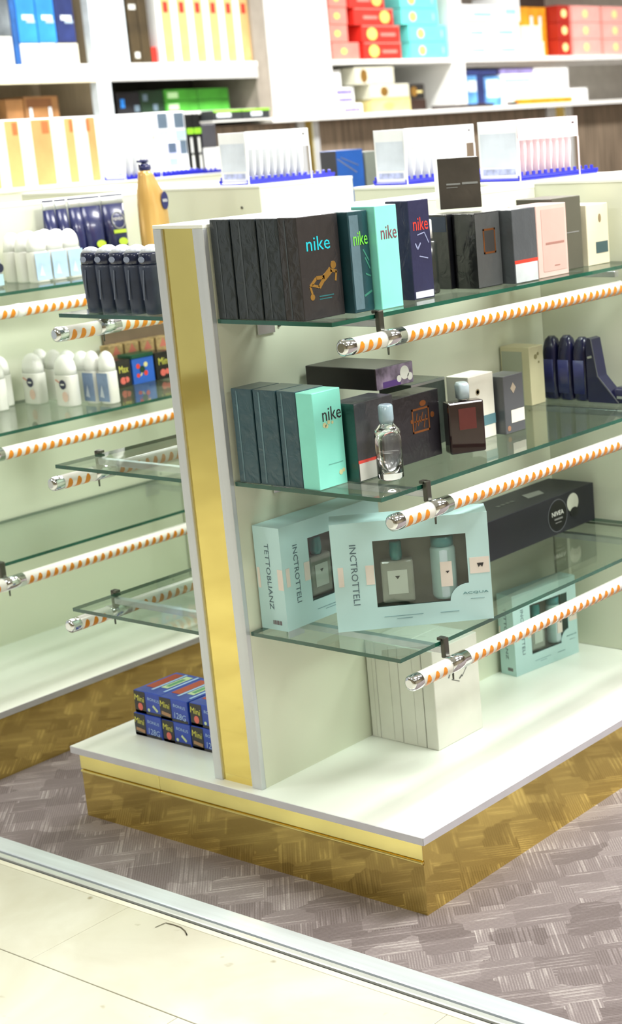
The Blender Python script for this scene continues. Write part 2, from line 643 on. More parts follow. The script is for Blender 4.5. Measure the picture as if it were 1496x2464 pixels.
def rail(g, side, z, xe, y0=0.03, y1=0.975, r=0.0155, tags=()):
    xr = xe + side * 0.02
    zr = z - 0.042
    L = y1 - y0
    t = MB().loft([(0.028, r, r), (L - 0.004, r, r)], 20, axis='y').build('striped_rail', white_tube, g, (xr, y0, zr))
    # orange ribbon arcs; the top is left bare to imitate its overexposed glare
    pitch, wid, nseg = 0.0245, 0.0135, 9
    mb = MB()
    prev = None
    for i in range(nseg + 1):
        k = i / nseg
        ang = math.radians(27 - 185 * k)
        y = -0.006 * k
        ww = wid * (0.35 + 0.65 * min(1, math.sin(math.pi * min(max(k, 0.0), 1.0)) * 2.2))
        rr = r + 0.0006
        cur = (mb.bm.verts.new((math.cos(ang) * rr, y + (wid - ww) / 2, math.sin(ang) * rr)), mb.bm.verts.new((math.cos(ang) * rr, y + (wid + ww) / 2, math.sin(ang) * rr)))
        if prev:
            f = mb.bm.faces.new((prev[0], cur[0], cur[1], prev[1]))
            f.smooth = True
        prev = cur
    first = mb.build('ribbon_arc', orange, t, (0, 0.036, 0))
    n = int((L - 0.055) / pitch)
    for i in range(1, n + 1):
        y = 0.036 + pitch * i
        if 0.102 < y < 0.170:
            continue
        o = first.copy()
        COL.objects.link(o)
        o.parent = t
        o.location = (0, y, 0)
    MB().loft([(0.0, r * 0.55, r * 0.55), (0.002, r * 0.85, r * 0.85), (0.006, r * 1.02, r * 1.02), (0.027, r * 1.06, r * 1.06), (0.0285, r, r)], 20, axis='y').build('end_cap', chrome, t)
    MB().loft([(L - 0.004, r * 1.05, r * 1.05), (L, r * 0.9, r * 0.9)], 20, axis='y').build('end_cap', chrome, t)
    for yc in (0.127,):
        c = MB()
        c.loft([(yc - 0.012, r * 1.09, r * 1.09), (yc + 0.045, r * 1.09, r * 1.09)], 20, axis='y')
        c.build('clamp', chrome, t)
        h = MB()
        # hook that grips the glass edge, its foot on the sleeve
        h.box(-side * 0.0185, yc - 0.006, r * 0.8, -side * 0.0075, yc + 0.008, 0.0535, 0.002, 2)
        h.box(-side * 0.027, yc - 0.006, 0.0475, -side * 0.0120, yc + 0.008, 0.0535, 0.001)
        h.build('hook', darkmetal, t)
        MB().loft([(-r - 0.016, 0.0018, 0.0018), (-r - 0.003, 0.0022, 0.0022), (-r, 0.0035, 0.0035)], 8, origin=(0, yc + 0.004, 0)).build('screw', darkmetal, t)
    for (u, wd) in tags:
        MB().loft([(u, r * 1.1, r * 1.1), (u + wd, r * 1.1, r * 1.1)], 20, axis='y').build('paper_sleeve', white, t)
    return t


lv = ('top', 'middle', 'bottom')
for k in range(3):
    z, xe = SH_R[k]
    glass_shelf(f'{lv[k]} glass shelf on the right side of the nearest gondola', 0, 1, z, xe)
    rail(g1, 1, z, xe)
    zl, xl = SH_L[k]
    glass_shelf(f'{lv[k]} glass shelf on the left side of the nearest gondola', 0, -1, zl, xl)
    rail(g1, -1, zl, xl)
    glass_shelf(f'{lv[k]} glass shelf of the second gondola across the aisle', OX2, 1, z, xe)
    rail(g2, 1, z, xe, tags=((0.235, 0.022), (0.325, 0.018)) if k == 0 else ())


# ------------------------------------------------------------------ perfume cartons, nearest gondola, top shelf
ZT, ZM, ZB = 1.1478 + 0.0003, 0.8243 + 0.0003, 0.5125 + 0.0003
char = film('charcoal_film', (36, 44, 48))
char2 = film('soot_film', (44, 41, 42))
tealdark = film('dark_teal_film', (30, 66, 74))
tealgrey = film('teal_grey_film', (44, 76, 86))
mint = card('mint_card', (138, 226, 208), 0.4, 0.25)
navy_f = film('navy_film', (40, 42, 74))
greyf = film('grey_film', (78, 82, 86))
cyan_i = card('cyan_print', (30, 190, 205))
lime_i = card('lime_print', (120, 222, 70))
maroon_i = card('maroon_print', (128, 70, 84))
red_i = card('red_print', (226, 62, 46))
copper_i = M('copper_foil', (176, 112, 66), 0.3, 0.8, var=0.1)
gold_i = M('gold_foil', (206, 160, 84), 0.3, 0.8, var=0.08)
silver_i = M('silver_foil', (206, 208, 210), 0.28, 0.9, var=0.06)
dark_i = card('dark_print', (44, 42, 44))
greyline = card('grey_line_print', (128, 128, 126))
cream = card('cream_card', (228, 220, 196))
nav_i = card('navy_print', (24, 30, 92))

GTOP = 'boxed perfumes on the top shelf of the nearest gondola'
GMID = 'boxed perfumes on the middle shelf of the nearest gondola'

# row of four charcoal cartons from the divider outwards
xs = (-0.4445, -0.391, -0.324, -0.266, -0.216)
nth = ('first', 'second', 'third')
for i in range(3):
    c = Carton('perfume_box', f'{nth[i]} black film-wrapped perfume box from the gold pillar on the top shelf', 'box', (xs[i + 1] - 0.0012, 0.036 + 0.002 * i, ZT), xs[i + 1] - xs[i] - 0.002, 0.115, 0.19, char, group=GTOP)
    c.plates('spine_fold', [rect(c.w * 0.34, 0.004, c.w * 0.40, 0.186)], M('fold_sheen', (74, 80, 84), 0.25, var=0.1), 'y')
c = Carton('perfume_box', 'charcoal perfume box with cyan lettering and a golden running figure on the top shelf', 'box', (xs[4], 0.036, ZT), xs[4] - xs[3] - 0.002, 0.112, 0.191, char2, group=GTOP)
c.text('lettering', 'nike', 0.053, 0.140, 0.064, cyan_i, height=0.026)
c.plates('figure_print', [disc(0.089, 0.096, 0.0075), bar((0.082, 0.088), (0.060, 0.073), 0.012), bar((0.080, 0.087), (0.097, 0.083), 0.006), bar((0.096, 0.084), (0.092, 0.066), 0.005),
                          bar((0.062, 0.076), (0.040, 0.076), 0.007), bar((0.060, 0.072), (0.046, 0.058), 0.008), bar((0.046, 0.059), (0.028, 0.064), 0.005), bar((0.040, 0.076), (0.022, 0.062), 0.006), bar((0.022, 0.062), (0.026, 0.048), 0.005), disc(0.026, 0.042, 0.006)], gold_i)
c.plates('fine_print', [rect(0.044, 0.040, 0.084, 0.0425), rect(0.044, 0.035, 0.078, 0.037)], card('teal_line', (40, 96, 100)))
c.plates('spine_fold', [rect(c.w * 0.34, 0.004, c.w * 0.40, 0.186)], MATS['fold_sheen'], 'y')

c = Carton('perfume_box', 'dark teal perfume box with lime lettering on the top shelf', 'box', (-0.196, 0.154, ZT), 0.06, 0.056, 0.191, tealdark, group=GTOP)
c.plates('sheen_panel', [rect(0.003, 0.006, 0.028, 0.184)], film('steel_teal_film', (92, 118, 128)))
c.text('lettering', 'nike', 0.030, 0.140, 0.040, lime_i, height=0.026, lift=0.0012)
c.plates('swirl_print', [bar((0.036, 0.118), (0.050, 0.096), 0.003), bar((0.040, 0.102), (0.052, 0.080), 0.003), bar((0.038, 0.072), (0.052, 0.066), 0.003), bar((0.030, 0.030), (0.052, 0.038), 0.004)], card('green_swirl', (60, 128, 110)))
c = Carton('perfume_box', 'mint green perfume box with mauve lettering on the top shelf', 'box', (-0.178, 0.2115, ZT), 0.06, 0.064, 0.197, mint, group=GTOP)
c.text('lettering', 'nike', 0.036, 0.146, 0.046, maroon_i, height=0.026)
c = Carton('perfume_box', 'navy blue crinkled perfume box with red lettering on the top shelf', 'box', (-0.213, 0.352, ZT), 0.06, 0.064, 0.197, navy_f, group=GTOP)
c.text('lettering', 'nike', 0.034, 0.150, 0.046, red_i, height=0.026)
c.plates('swirl_print', [bar((0.014, 0.112), (0.020, 0.100), 0.003), bar((0.020, 0.100), (0.030, 0.112), 0.003), bar((0.022, 0.128), (0.044, 0.132), 0.002), bar((0.044, 0.132), (0.056, 0.110), 0.002), bar((0.024, 0.086), (0.050, 0.080), 0.002)], card('pale_swirl', (150, 156, 190)))
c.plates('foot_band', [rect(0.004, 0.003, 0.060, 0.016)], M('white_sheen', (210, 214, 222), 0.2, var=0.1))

# tester bottle
t = thing('tester_bottle', 'black tester bottle with white cap between the navy box and the black boxes', 'perfume', (-0.262, 0.462, ZT))
MB().loft([(0, 0.015, 0.013), (0.004, 0.017, 0.015), (0.106, 0.017, 0.015), (0.110, 0.012, 0.011), (0.113, 0.0085, 0.0085)], 20, 5).build('bottle', M('olive_black_glass', (42, 46, 42), 0.2, coat=0.6), t)
MB().loft([(0.1132, 0.012, 0.012), (0.150, 0.012, 0.012), (0.152, 0.0105, 0.0105)], 20).build('cap', white, t)

black_f = film('black_film', (12, 13, 18))
c = Carton('perfume_box', 'plain black perfume box behind the tester bottle on the top shelf', 'box', (-0.262, 0.532, ZT), 0.062, 0.085, 0.156, black_f, group=GTOP)
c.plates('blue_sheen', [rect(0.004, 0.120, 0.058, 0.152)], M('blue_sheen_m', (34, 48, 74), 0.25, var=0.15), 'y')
c = Carton('perfume_box', 'dark grey perfume box with a copper square frame on the top shelf', 'box', (-0.199, 0.545, ZT), 0.060, 0.083, 0.156, film('ash_film', (66, 68, 68)), group=GTOP)
c.plates('front_flap', [rect(-0.0002, 0.002, 0.083, 0.154)], film('ash_film2', (74, 76, 76)), lift=0.0001)
c.body.data.materials[0] = black_f
c.plates('frame_print', [rect(0.024, 0.118, 0.066, 0.122), rect(0.024, 0.070, 0.066, 0.074), rect(0.024, 0.070, 0.028, 0.122), rect(0.062, 0.070, 0.066, 0.122)], copper_i, lift=0.0007)
c.plates('frame_fill', [rect(0.028, 0.074, 0.062, 0.118)], card('frame_dark', (52, 50, 48)), lift=0.0006)
c = Carton('perfume_box', 'grey perfume box with a red band and silver foot on the top shelf', 'box', (-0.168, 0.633, ZT), 0.062, 0.084, 0.156, greyf, group=GTOP)
c.plates('silver_panel', [rect(0.002, 0.002, 0.082, 0.042)], M('silver_print', (196, 202, 204), 0.3, var=0.08))
c.plates('red_band', [rect(0.0, 0.042, 0.084, 0.049)], red_i, lift=0.0005)
c = Carton('perfume_box', 'pale pink perfume box on the top shelf', 'box', (-0.180, 0.736, ZT), 0.075, 0.114, 0.156, card('pink_card', (216, 184, 174)), group=GTOP)
c.plates('inset_panel', [rect(0.018, 0.012, 0.106, 0.146)], card('pink_card2', (206, 170, 160)))
c.plates('print_lines', [rect(0.030, 0.070, 0.100, 0.0745), rect(0.060, 0.022, 0.080, 0.024)], card('pink_line', (162, 118, 108)), lift=0.0007)
c = Carton('perfume_box', 'tall olive grey perfume box between the pink and the cream boxes', 'box', (-0.222, 0.858, ZT), 0.10, 0.112, 0.163, card('olive_grey_card', (84, 82, 70)), group=GTOP)
c.plates('print_lines', [rect(0.046, 0.082, 0.100, 0.0845)], greyline)
c = Carton('perfume_box', 'cream perfume box with a dark teal label at the far end of the top shelf', 'box', (-0.218, 0.985, ZT), 0.09, 0.090, 0.139, card('ivory_card', (226, 218, 190)), group=GTOP)
c.plates('label_panel', [rect(0.034, 0.026, 0.084, 0.052)], card('teal_label', (62, 88, 92)))
c.plates('emblem', [disc(0.054, 0.106, 0.006, 12, 0.010)], card('bronze_print', (140, 122, 88)))
# cube box lying on the others
c = Carton('perfume_box', 'square dark brown box standing on top of the black perfume boxes', 'box', (-0.322, 0.588, ZT + 0.1624), 0.055, 0.090, 0.106, M('brown_black_film', (62, 57, 50), 0.35, coat=0.4, var=0.12, bump=0.2, bscale=30), math.radians(-42), group=GTOP)
c.plates('print_lines', [rect(0.016, 0.050, 0.046, 0.0535), rect(0.050, 0.050, 0.084, 0.0545), rect(0.016, 0.044, 0.040, 0.0455)], card('print_soft', (126, 128, 124)))
c.plates('edge_label', [rect(0.0, 0.0, 0.055, 0.106)], white, 'y')

# ------------------------------------------------------------------ nearest gondola, middle shelf
xm = (-0.4365, -0.378, -0.315, -0.2635)
for i in range(3):
    c = Carton('perfume_box', f'{nth[i]} of three slate teal film-wrapped perfume boxes beside the mint box on the middle shelf', 'box', (xm[i + 1] - 0.001, 0.037 + 0.001 * i, ZM), xm[i + 1] - xm[i] - 0.003, 0.08, 0.188, tealgrey, group=GMID)
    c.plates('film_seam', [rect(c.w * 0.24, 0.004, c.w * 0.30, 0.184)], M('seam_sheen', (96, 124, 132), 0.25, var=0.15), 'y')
c = Carton('perfume_box', 'mint green perfume box with dark lettering on the middle shelf', 'box', (-0.219, 0.037, ZM), 0.0425, 0.079, 0.187, mint, group=GMID)
c.text('lettering', 'nike', 0.050, 0.142, 0.052, dark_i, height=0.026)
c.plates('flower_print', [disc(0.028, 0.122, 0.005), disc(0.040, 0.126, 0.004), disc(0.034, 0.119, 0.004), disc(0.050, 0.124, 0.003), disc(0.062, 0.024, 0.005), disc(0.070, 0.027, 0.004)], card('pale_gold_print', (206, 208, 160)))
c.plates('print_lines', [rect(0.030, 0.044, 0.070, 0.0455)], card('mint_line', (110, 180, 168)))
c = Carton('perfume_box', 'dark grey perfume box with a red band behind the clear bottle', 'box', (-0.193, 0.122, ZM), 0.062, 0.114, 0.154, film('iron_film', (62, 63, 67)), group=GMID)
c.plates('silver_panel', [rect(0.002, 0.002, 0.112, 0.036)], M('white_foil', (214, 214, 206), 0.3, var=0.06))
c.plates('red_band', [rect(0.0, 0.036, 0.114, 0.042)], red_i, lift=0.0005)
c.plates('green_side', [rect(0.0, 0.0, 0.062, 0.153)], film('green_black_film', (20, 60, 54)), 'y')
# clear bottle
t = thing('perfume_bottle', 'clear glass perfume bottle with a grey cap in front of boxes on the middle shelf', 'perfume', (-0.157, 0.172, ZM))
MB().loft([(0, 0.021, 0.021), (0.004, 0.026, 0.026), (0.088, 0.026, 0.026), (0.098, 0.024, 0.024), (0.105, 0.017, 0.017), (0.110, 0.012, 0.012)], 28).build('bottle', clear_bottle, t)
MB().loft([(0.014, 0.0175, 0.0175), (0.0145, 0.0205, 0.0205), (0.086, 0.0205, 0.0205), (0.094, 0.017, 0.017)], 24).build('liquid', mat_clear('pale_perfume', (246, 246, 244), 1.33), t)
MB().loft([(0.1103, 0.0135, 0.0135), (0.118, 0.0150, 0.0150), (0.144, 0.0145, 0.0145), (0.147, 0.0115, 0.0115)], 24).build('cap', M('smoke_grey_cap', (150, 172, 182), 0.15, coat=0.6), t)

c = Carton('perfume_box', 'black perfume box with a copper frame and ornament on the middle shelf', 'box', (-0.210, 0.252, ZM), 0.062, 0.146, 0.138, film('black_brown_film', (34, 31, 36)), group=GMID)
c.plates('frame_print', [rect(0.058, 0.104, 0.112, 0.108), rect(0.058, 0.058, 0.112, 0.062), rect(0.058, 0.058, 0.0615, 0.108), rect(0.1085, 0.058, 0.112, 0.108)] + [bar((0.066 + 0.009 * k, 0.066 + 0.006 * (k % 3)), (0.074 + 0.009 * k, 0.098 - 0.007 * (k % 2)), 0.0022) for k in range(4)] + [rect(0.064, 0.080, 0.106, 0.083)], copper_i)
for q in (disc(0.094, 0.116, 0.010, 14, 0.006), disc(0.122, 0.088, 0.006), disc(0.056, 0.084, 0.004)):
    c.plates('ornament', [q], copper_i, lift=0.0003)
c = Carton('perfume_box', 'dark green grey perfume box behind the maroon bottle', 'box', (-0.285, 0.402, ZM), 0.09, 0.112, 0.140, film('forest_grey_film', (52, 60, 56)), group=GMID)
c.plates('lid_edge', [rect(0.0, 0.134, 0.112, 0.139)], silver_i)
c = Carton('perfume_box', 'long black box lying flat on top of the perfume boxes on the middle shelf', 'box', (-0.245, 0.250, ZM + 0.1550), 0.190, 0.115, 0.044, M('aubergine_card', (36, 28, 30), 0.4, coat=0.3), group=GMID)
c.plates('end_panel', [rect(0.001, 0.001, 0.114, 0.043)], M('mauve_marble', (110, 98, 116), 0.3, coat=0.4, var=0.35, vscale=40))
c.plates('flower_print', [disc(0.088, 0.024, 0.014), disc(0.070, 0.014, 0.007), disc(0.104, 0.014, 0.008)], card('petal_print', (196, 196, 188)), lift=0.0006)
c.plates('violet_band', [rect(0.020, 0.002, 0.074, 0.014)], card('violet_print', (78, 52, 112)), lift=0.0005)
# maroon bottle
t = thing('perfume_bottle', 'square dark maroon perfume bottle with a clear cap on the middle shelf', 'perfume', (-0.181, 0.391, ZM), math.radians(-31))
MB().box(-0.034, 0, 0, 0, 0.079, 0.108, 0.004, 2).build('bottle', maroon_glass, t)
MB().prism(rect(0.022, 0.050, 0.060, 0.094), face('x', 0.034, 0.079, 0.108), 0.0006).build('label_panel', M('dull_red_label', (92, 40, 36), 0.4), t)
MB().loft([(0.1082, 0.010, 0.010), (0.113, 0.011, 0.011)], 20, origin=(-0.017, 0.0395, 0)).build('collar', chrome, t)
MB().loft([(0.1132, 0.015, 0.012), (0.140, 0.016, 0.013), (0.146, 0.012, 0.010)], 20, 4, origin=(-0.017, 0.0395, 0)).build('cap', M('frosted_cap', (186, 202, 210), 0.2, coat=0.5), t)
c = Carton('perfume_box', 'white perfume box with a teal band on the middle shelf', 'box', (-0.222, 0.514, ZM), 0.06, 0.087, 0.140, card('warm_white_card', (232, 230, 216)), group=GMID)
c.plates('teal_band', [rect(0.0, 0.028, 0.087, 0.050)], card('teal_band', (92, 132, 140)))
c.plates('emblem', [disc(0.030, 0.104, 0.007)] + [disc(0.030, 0.104, 0.0045)], card('khaki_print', (160, 148, 120)))
c = Carton('perfume_box', 'grey perfume box with a cream label and small gold emblem on the middle shelf', 'box', (-0.201, 0.608, ZM), 0.055, 0.072, 0.127, card('slate_card', (84, 86, 90), 0.4, 0.3), group=GMID)
c.plates('label_panel', [rect(0.022, 0.022, 0.070, 0.050)], card('label_cream', (232, 228, 214)))
c.plates('emblem', [disc(0.034, 0.098, 0.010, 4, 0.012)], M('pearl_print', (200, 186, 164), 0.3, 0.4))
c.plates('flower_print', [disc(0.012, 0.012, 0.006)], card('rust_print', (156, 116, 90)))
c = Carton('perfume_box', 'beige carton with a grey side at the back of the middle shelf', 'box', (-0.358, 0.922, ZM), 0.086, 0.056, 0.139, card('beige_card', (206, 198, 162)), group=GMID)
c.plates('grey_side', [rect(0.004, 0.0, 0.064, 0.128)], card('sage_print', (168, 172, 152)), 'y')
c.plates('flower_print', [disc(0.024, 0.114, 0.006), disc(0.034, 0.120, 0.004), disc(0.036, 0.100, 0.003)], card('olive_print', (140, 132, 94)))

# navy gel packs with a wedge-shaped clear tray at the back of the middle shelf
navypl = M('navy_plastic', (28, 29, 66), 0.22, coat=0.4, var=0.12, vscale=10)
for i, (x, y, rx, h) in enumerate(((-0.368, 1.030, 0.0215, 0.152), (-0.3235, 1.030, 0.0215, 0.155), (-0.279, 1.030, 0.0215, 0.152))):
    t = thing('gel_bottle', f'{nth[i]} navy gel bottle from the beige carton at the back of the middle shelf', 'bottle', (x, y, ZM), 0, 'navy gel bottles on the middle shelf')
    MB().loft([(0, rx * 0.9, 0.018), (0.005, rx, 0.022), (0.11, rx, 0.022), (0.128, rx * 0.92, 0.018), (h - 0.008, rx * 0.7, 0.013), (h, rx * 0.35, 0.006)], 20, 3).build('bottle', navypl, t)
    MB().loft([(0.018, rx * 0.72, 0.0006), (0.098, rx * 0.72, 0.0006)], 12, 6, origin=(0, -0.0228, 0)).build('label', M('indigo_label', (44, 48, 104), 0.3, coat=0.4), t)
t = thing('wedge_pack', 'navy wedge-shaped gift pack with sloping clear edge beside the gel bottles', 'box', (-0.254, 1.006, ZM))
F = Matrix(((1, 0, 0, 0), (0, 0, -1, 0), (0, 1, 0, 0), (0, 0, 0, 1)))
MB().prism([(0, 0), (0.086, 0), (0.080, 0.008), (0.046, 0.044), (0.030, 0.062), (0.016, 0.150), (0.006, 0.153), (0, 0.140)], F @ Matrix.Translation((0, 0, -0.040)), 0.040).build('carton', navypl, t)
MB().prism([(0.046, 0.043), (0.086, 0.0), (0.088, 0.002), (0.048, 0.046), (0.031, 0.064), (0.017, 0.150), (0.0145, 0.150), (0.029, 0.062)], F, 0.0008).build('film_edge', M('film_edge_m', (110, 112, 118), 0.25), t)
MB().prism(bar((0.004, 0.106), (0.016, 0.109), 0.005), F, 0.0012).build('print_line', silver_i, t)
t = thing('wedge_pack', 'low navy pack in the far corner of the middle shelf', 'box', (-0.160, 1.030, ZM))
MB().loft([(0, 0.034, 0.02), (0.006, 0.038, 0.024), (0.030, 0.034, 0.020), (0.037, 0.022, 0.012)], 20, 3).build('carton', navypl, t)
MB().box(-0.012, -0.0250, 0.012, 0.016, -0.0236, 0.018).build('print_line', silver_i, t)

# ------------------------------------------------------------------ gift sets
aqua = M('aqua_card', (186, 220, 220), 0.42, coat=0.15, var=0.02, vscale=4)
aqua2 = card('aqua_deep', (164, 206, 206))
tray_m = M('taupe_tray', (124, 116, 108), 0.55, var=0.1)
tray_d = M('dark_tray', (92, 88, 80), 0.55, var=0.1)
blush = card('blush_print', (226, 216, 206))
ink = card('slate_ink', (84, 108, 118))
bottle_grey = M('smoky_perfume_glass', (150, 146, 140), 0.08, coat=0.7, var=0.08, spec=0.6)
tube_m = M('powder_blue_tube', (184, 206, 210), 0.35, coat=0.3)
lab_m = card('label_pearl', (222, 218, 214))


def gift_set(label, loc, w, d, h, rz, tray=tray_m, side_text=True):
    g = thing('gift_set', label, 'box', loc, rz, 'pale blue perfume gift sets')
    u0, u1, v0, v1 = 0.262 * d, 0.855 * d, 0.20 * h, 0.82 * h
    t = 0.0016
    MB().box(-w, 0, 0, -w + t, d, h).box(-w + t, 0, 0, -t, t, h).box(-w + t, d - t, 0, -t, d, h).box(-w + t, t, 0, -t, d - t, t).box(-w + t, t, h - t, -t, d - t, h).build('carton', aqua, g)
    F = face('x', w, d, h, -t)
    fr = MB()
    for r in (rect(0, 0, d, v0), rect(0, v1, d, h), rect(0, v0, u0, v1), rect(u1, v0, d, v1)):
        fr.prism(r, F, t)
    # quarter-round flap in the window's lower corner
    q = [(u1, v0)] + [(u1 - 0.125 * d * math.sin(math.pi / 2 * k / 8), v0 + 0.155 * h * math.cos(math.pi / 2 * k / 8)) for k in range(9)]
    fr.prism(q, F, t)
    fr.build('front_frame', aqua, g)
    MB().box(-w + 0.004, u0 - 0.01, v0 - 0.01, -w * 0.55, u1 + 0.006, v1 + 0.008).build('inner_tray', tray, g)
    MB().prism(rect(u0 - 0.003, v0 - 0.003, u1 + 0.003, v1 + 0.003), face('x', w, d, h, -t - 0.0012), 0.0004).build('window_film', pane, g)
    # perfume bottle
    bx, bu, bw = -w * 0.30, 0.405 * d, 0.105 * d
    b = MB().box(bx - w * 0.2, bu - bw, v0 + 0.004, bx + w * 0.16, bu + bw, v0 + 0.41 * h, 0.004, 2).build('perfume_bottle', bottle_grey, g)
    MB().loft([(v0 + 0.412 * h, 0.012, 0.012), (v0 + 0.46 * h, 0.013, 0.013), (v0 + 0.57 * h, 0.0125, 0.0125), (v0 + 0.585 * h, 0.010, 0.010)], 18, origin=(bx, bu, 0)).build('cap', teal_cap, b)
    xf = bx + w * 0.16 + 0.0004
    MB().box(xf, bu - bw * 0.60, v0 + 0.10 * h, xf + 0.0006, bu + bw * 0.60, v0 + 0.32 * h).build('label', lab_m, b)
    FX = Matrix.Translation((xf + 0.0008, 0, 0)) @ face('x', w, d, h, 0)
    MB().prism([(bu - 0.005, v0 + 0.268 * h), (bu + 0.005, v0 + 0.268 * h), (bu, v0 + 0.238 * h)], FX).build('crest', dark_i, b)
    # body lotion tube
    tu, tr = 0.705 * d, 0.082 * d
    tb = MB().loft([(v0 + 0.004, tr * 0.9, tr * 0.9), (v0 + 0.01, tr, tr), (v0 + 0.47 * h, tr, tr), (v0 + 0.50 * h, tr * 0.86, tr * 0.86)], 22, origin=(-w * 0.36, tu, 0)).build('lotion_tube', tube_m, g)
    MB().loft([(v0 + 0.502 * h, tr * 0.90, tr * 0.90), (v0 + 0.585 * h, tr * 0.90, tr * 0.90), (v0 + 0.592 * h, tr * 0.8, tr * 0.8)], 22, origin=(-w * 0.36, tu, 0)).build('cap', M('teal_lid', (74, 140, 148), 0.3, coat=0.4), tb)
    xt = -w * 0.36 + tr
    MB().box(xt - 0.004, tu - tr * 0.32, v0 + 0.14 * h, xt + 0.0007, tu + tr * 0.60, v0 + 0.37 * h).build('label', blush, tb)
    FT = Matrix.Translation((xt + 0.0009, 0, 0)) @ face('x', w, d, h, 0)
    MB().prism([(tu + 0.002, v0 + 0.285 * h), (tu + 0.010, v0 + 0.285 * h), (tu + 0.006, v0 + 0.262 * h)], FT).build('crest', dark_i, tb)
    # prints on the front
    Fp = face('x', w, d, h, 0.0002)

    def pl(nm, polys, mt, FF=Fp):
        mb = MB()
        for p in polys:
            mb.prism(p, FF)
        mb.build(nm, mt, g)
    for q in (rect(0.03 * d, 0.42 * h, 0.065 * d, 0.60 * h), rect(0.205 * d, 0.42 * h, 0.259 * d, 0.60 * h), rect(0.868 * d, 0.44 * h, 0.995 * d, 0.59 * h)):
        pl('blush_band', [q], blush)
    pl('crest', [[(0.915 * d, 0.535 * h), (0.958 * d, 0.535 * h), (0.948 * d, 0.495 * h), (0.936 * d, 0.515 * h), (0.925 * d, 0.495 * h)]], dark_i, face('x', w, d, h, 0.0007))
    put_text('lettering', 'INCTROTTELI', Fp, 0.135 * d, 0.52 * h, 0.56 * h, ink, g, -math.pi / 2, 0.042 * d)
    put_text('lettering', 'ACQUA', face('x', w, d, h, 0.0004), 0.895 * d, 0.262 * h, 0.165 * d, M('teal_ink', (70, 128, 130), 0.5), g, 0, 0.018 * d)
    pl('fine_print', [rect(0.30 * d, 0.105 * h, 0.55 * d, 0.110 * h), rect(0.38 * d, 0.080 * h, 0.48 * d, 0.085 * h), rect(0.66 * d, 0.100 * h, 0.78 * d, 0.106 * h), rect(0.86 * d, 0.205 * h, 0.95 * d, 0.209 * h)], M('aqua_ink', (128, 166, 172), 0.5))
    if side_text:
        Fy = face('y', w, d, h, 0.0002)
        put_text('lettering', 'TETTOBLIANZ', Fy, 0.47 * w, 0.52 * h, 0.64 * h, ink, g, -math.pi / 2, 0.16 * w)
        for q in (rect(0.03 * w, 0.40 * h, 0.13 * w, 0.60 * h), rect(0.80 * w, 0.40 * h, 0.998 * w, 0.60 * h)):
            pl('blush_band', [q], blush, Fy)
        pl('barcode', [rect((0.46 + 0.035 * k) * w, 0.055 * h, (0.46 + 0.035 * k + 0.014 + 0.008 * (k % 3)) * w, 0.095 * h) for k in range(10)], M('barcode_ink', (128, 116, 120), 0.5), Fy)
    return g


gift_set('pale blue gift set beside the divider on the bottom shelf, partly hidden by its neighbour', (-0.372, 0.066, ZB), 0.073, 0.30, 0.215, 0, tray_d)
gift_set('pale blue gift set turned towards the aisle at the front of the bottom shelf', (-0.273, 0.107, ZB), 0.075, 0.313, 0.222, math.radians(-47.6), tray_m, False)
gift_set('pale blue gift set standing on the white deck at the back corner', (-0.385, 0.826, HD + 0.0003), 0.052, 0.225, 0.203, math.radians(-8), tray_d)

# navy long box with round badge
c = Carton('gift_box', 'long navy black gift box with a round badge lying on the bottom shelf', 'box', (-0.309, 0.615, ZB), 0.135, 0.473, 0.0935, M('navy_black_card', (26, 26, 36), 0.5, coat=0.1, var=0.04))
c.plates('ring_badge', [[(0.315 + r * math.cos(a), 0.046 + r * math.sin(a)) for a, r in [(2 * math.pi * k / 40, 0.040) for k in range(41)] + [(2 * math.pi * (40 - k) / 40, 0.0385) for k in range(41)]]], M('badge_ring', (104, 106, 110), 0.4))
c.plates('badge_disc', [disc(0.315, 0.046, 0.036, 28)], M('badge_black', (12, 12, 14), 0.4))
c.text('lettering', 'NIVEA', 0.315, 0.052, 0.048, white, height=0.011, lift=0.0008)
c.plates('badge_lines', [rect(0.300, 0.036, 0.334, 0.040), rect(0.304, 0.028, 0.328, 0.030)], greyline, lift=0.0007)
c.plates('seal', [disc(0.380, 0.064, 0.024, 24, 0.023)], M('pearl_seal', (206, 208, 194), 0.4), lift=0.0003)
c.plates('seal_shadow', [disc(0.384, 0.040, 0.018, 18, 0.012)], M('badge_black2', (14, 14, 18), 0.4), lift=0.0006)
c.plates('top_label', [[(0.050, 0.29), (0.084, 0.27), (0.088, 0.33), (0.058, 0.35)]], M('grey_top_label', (120, 122, 116), 0.4), 'z')
c.plates('top_print', [rect(0.060, 0.17 + 0.018 * k, 0.070, 0.182 + 0.018 * k) for k in range(4)], M('grey_top_print', (92, 94, 90), 0.5), 'z')

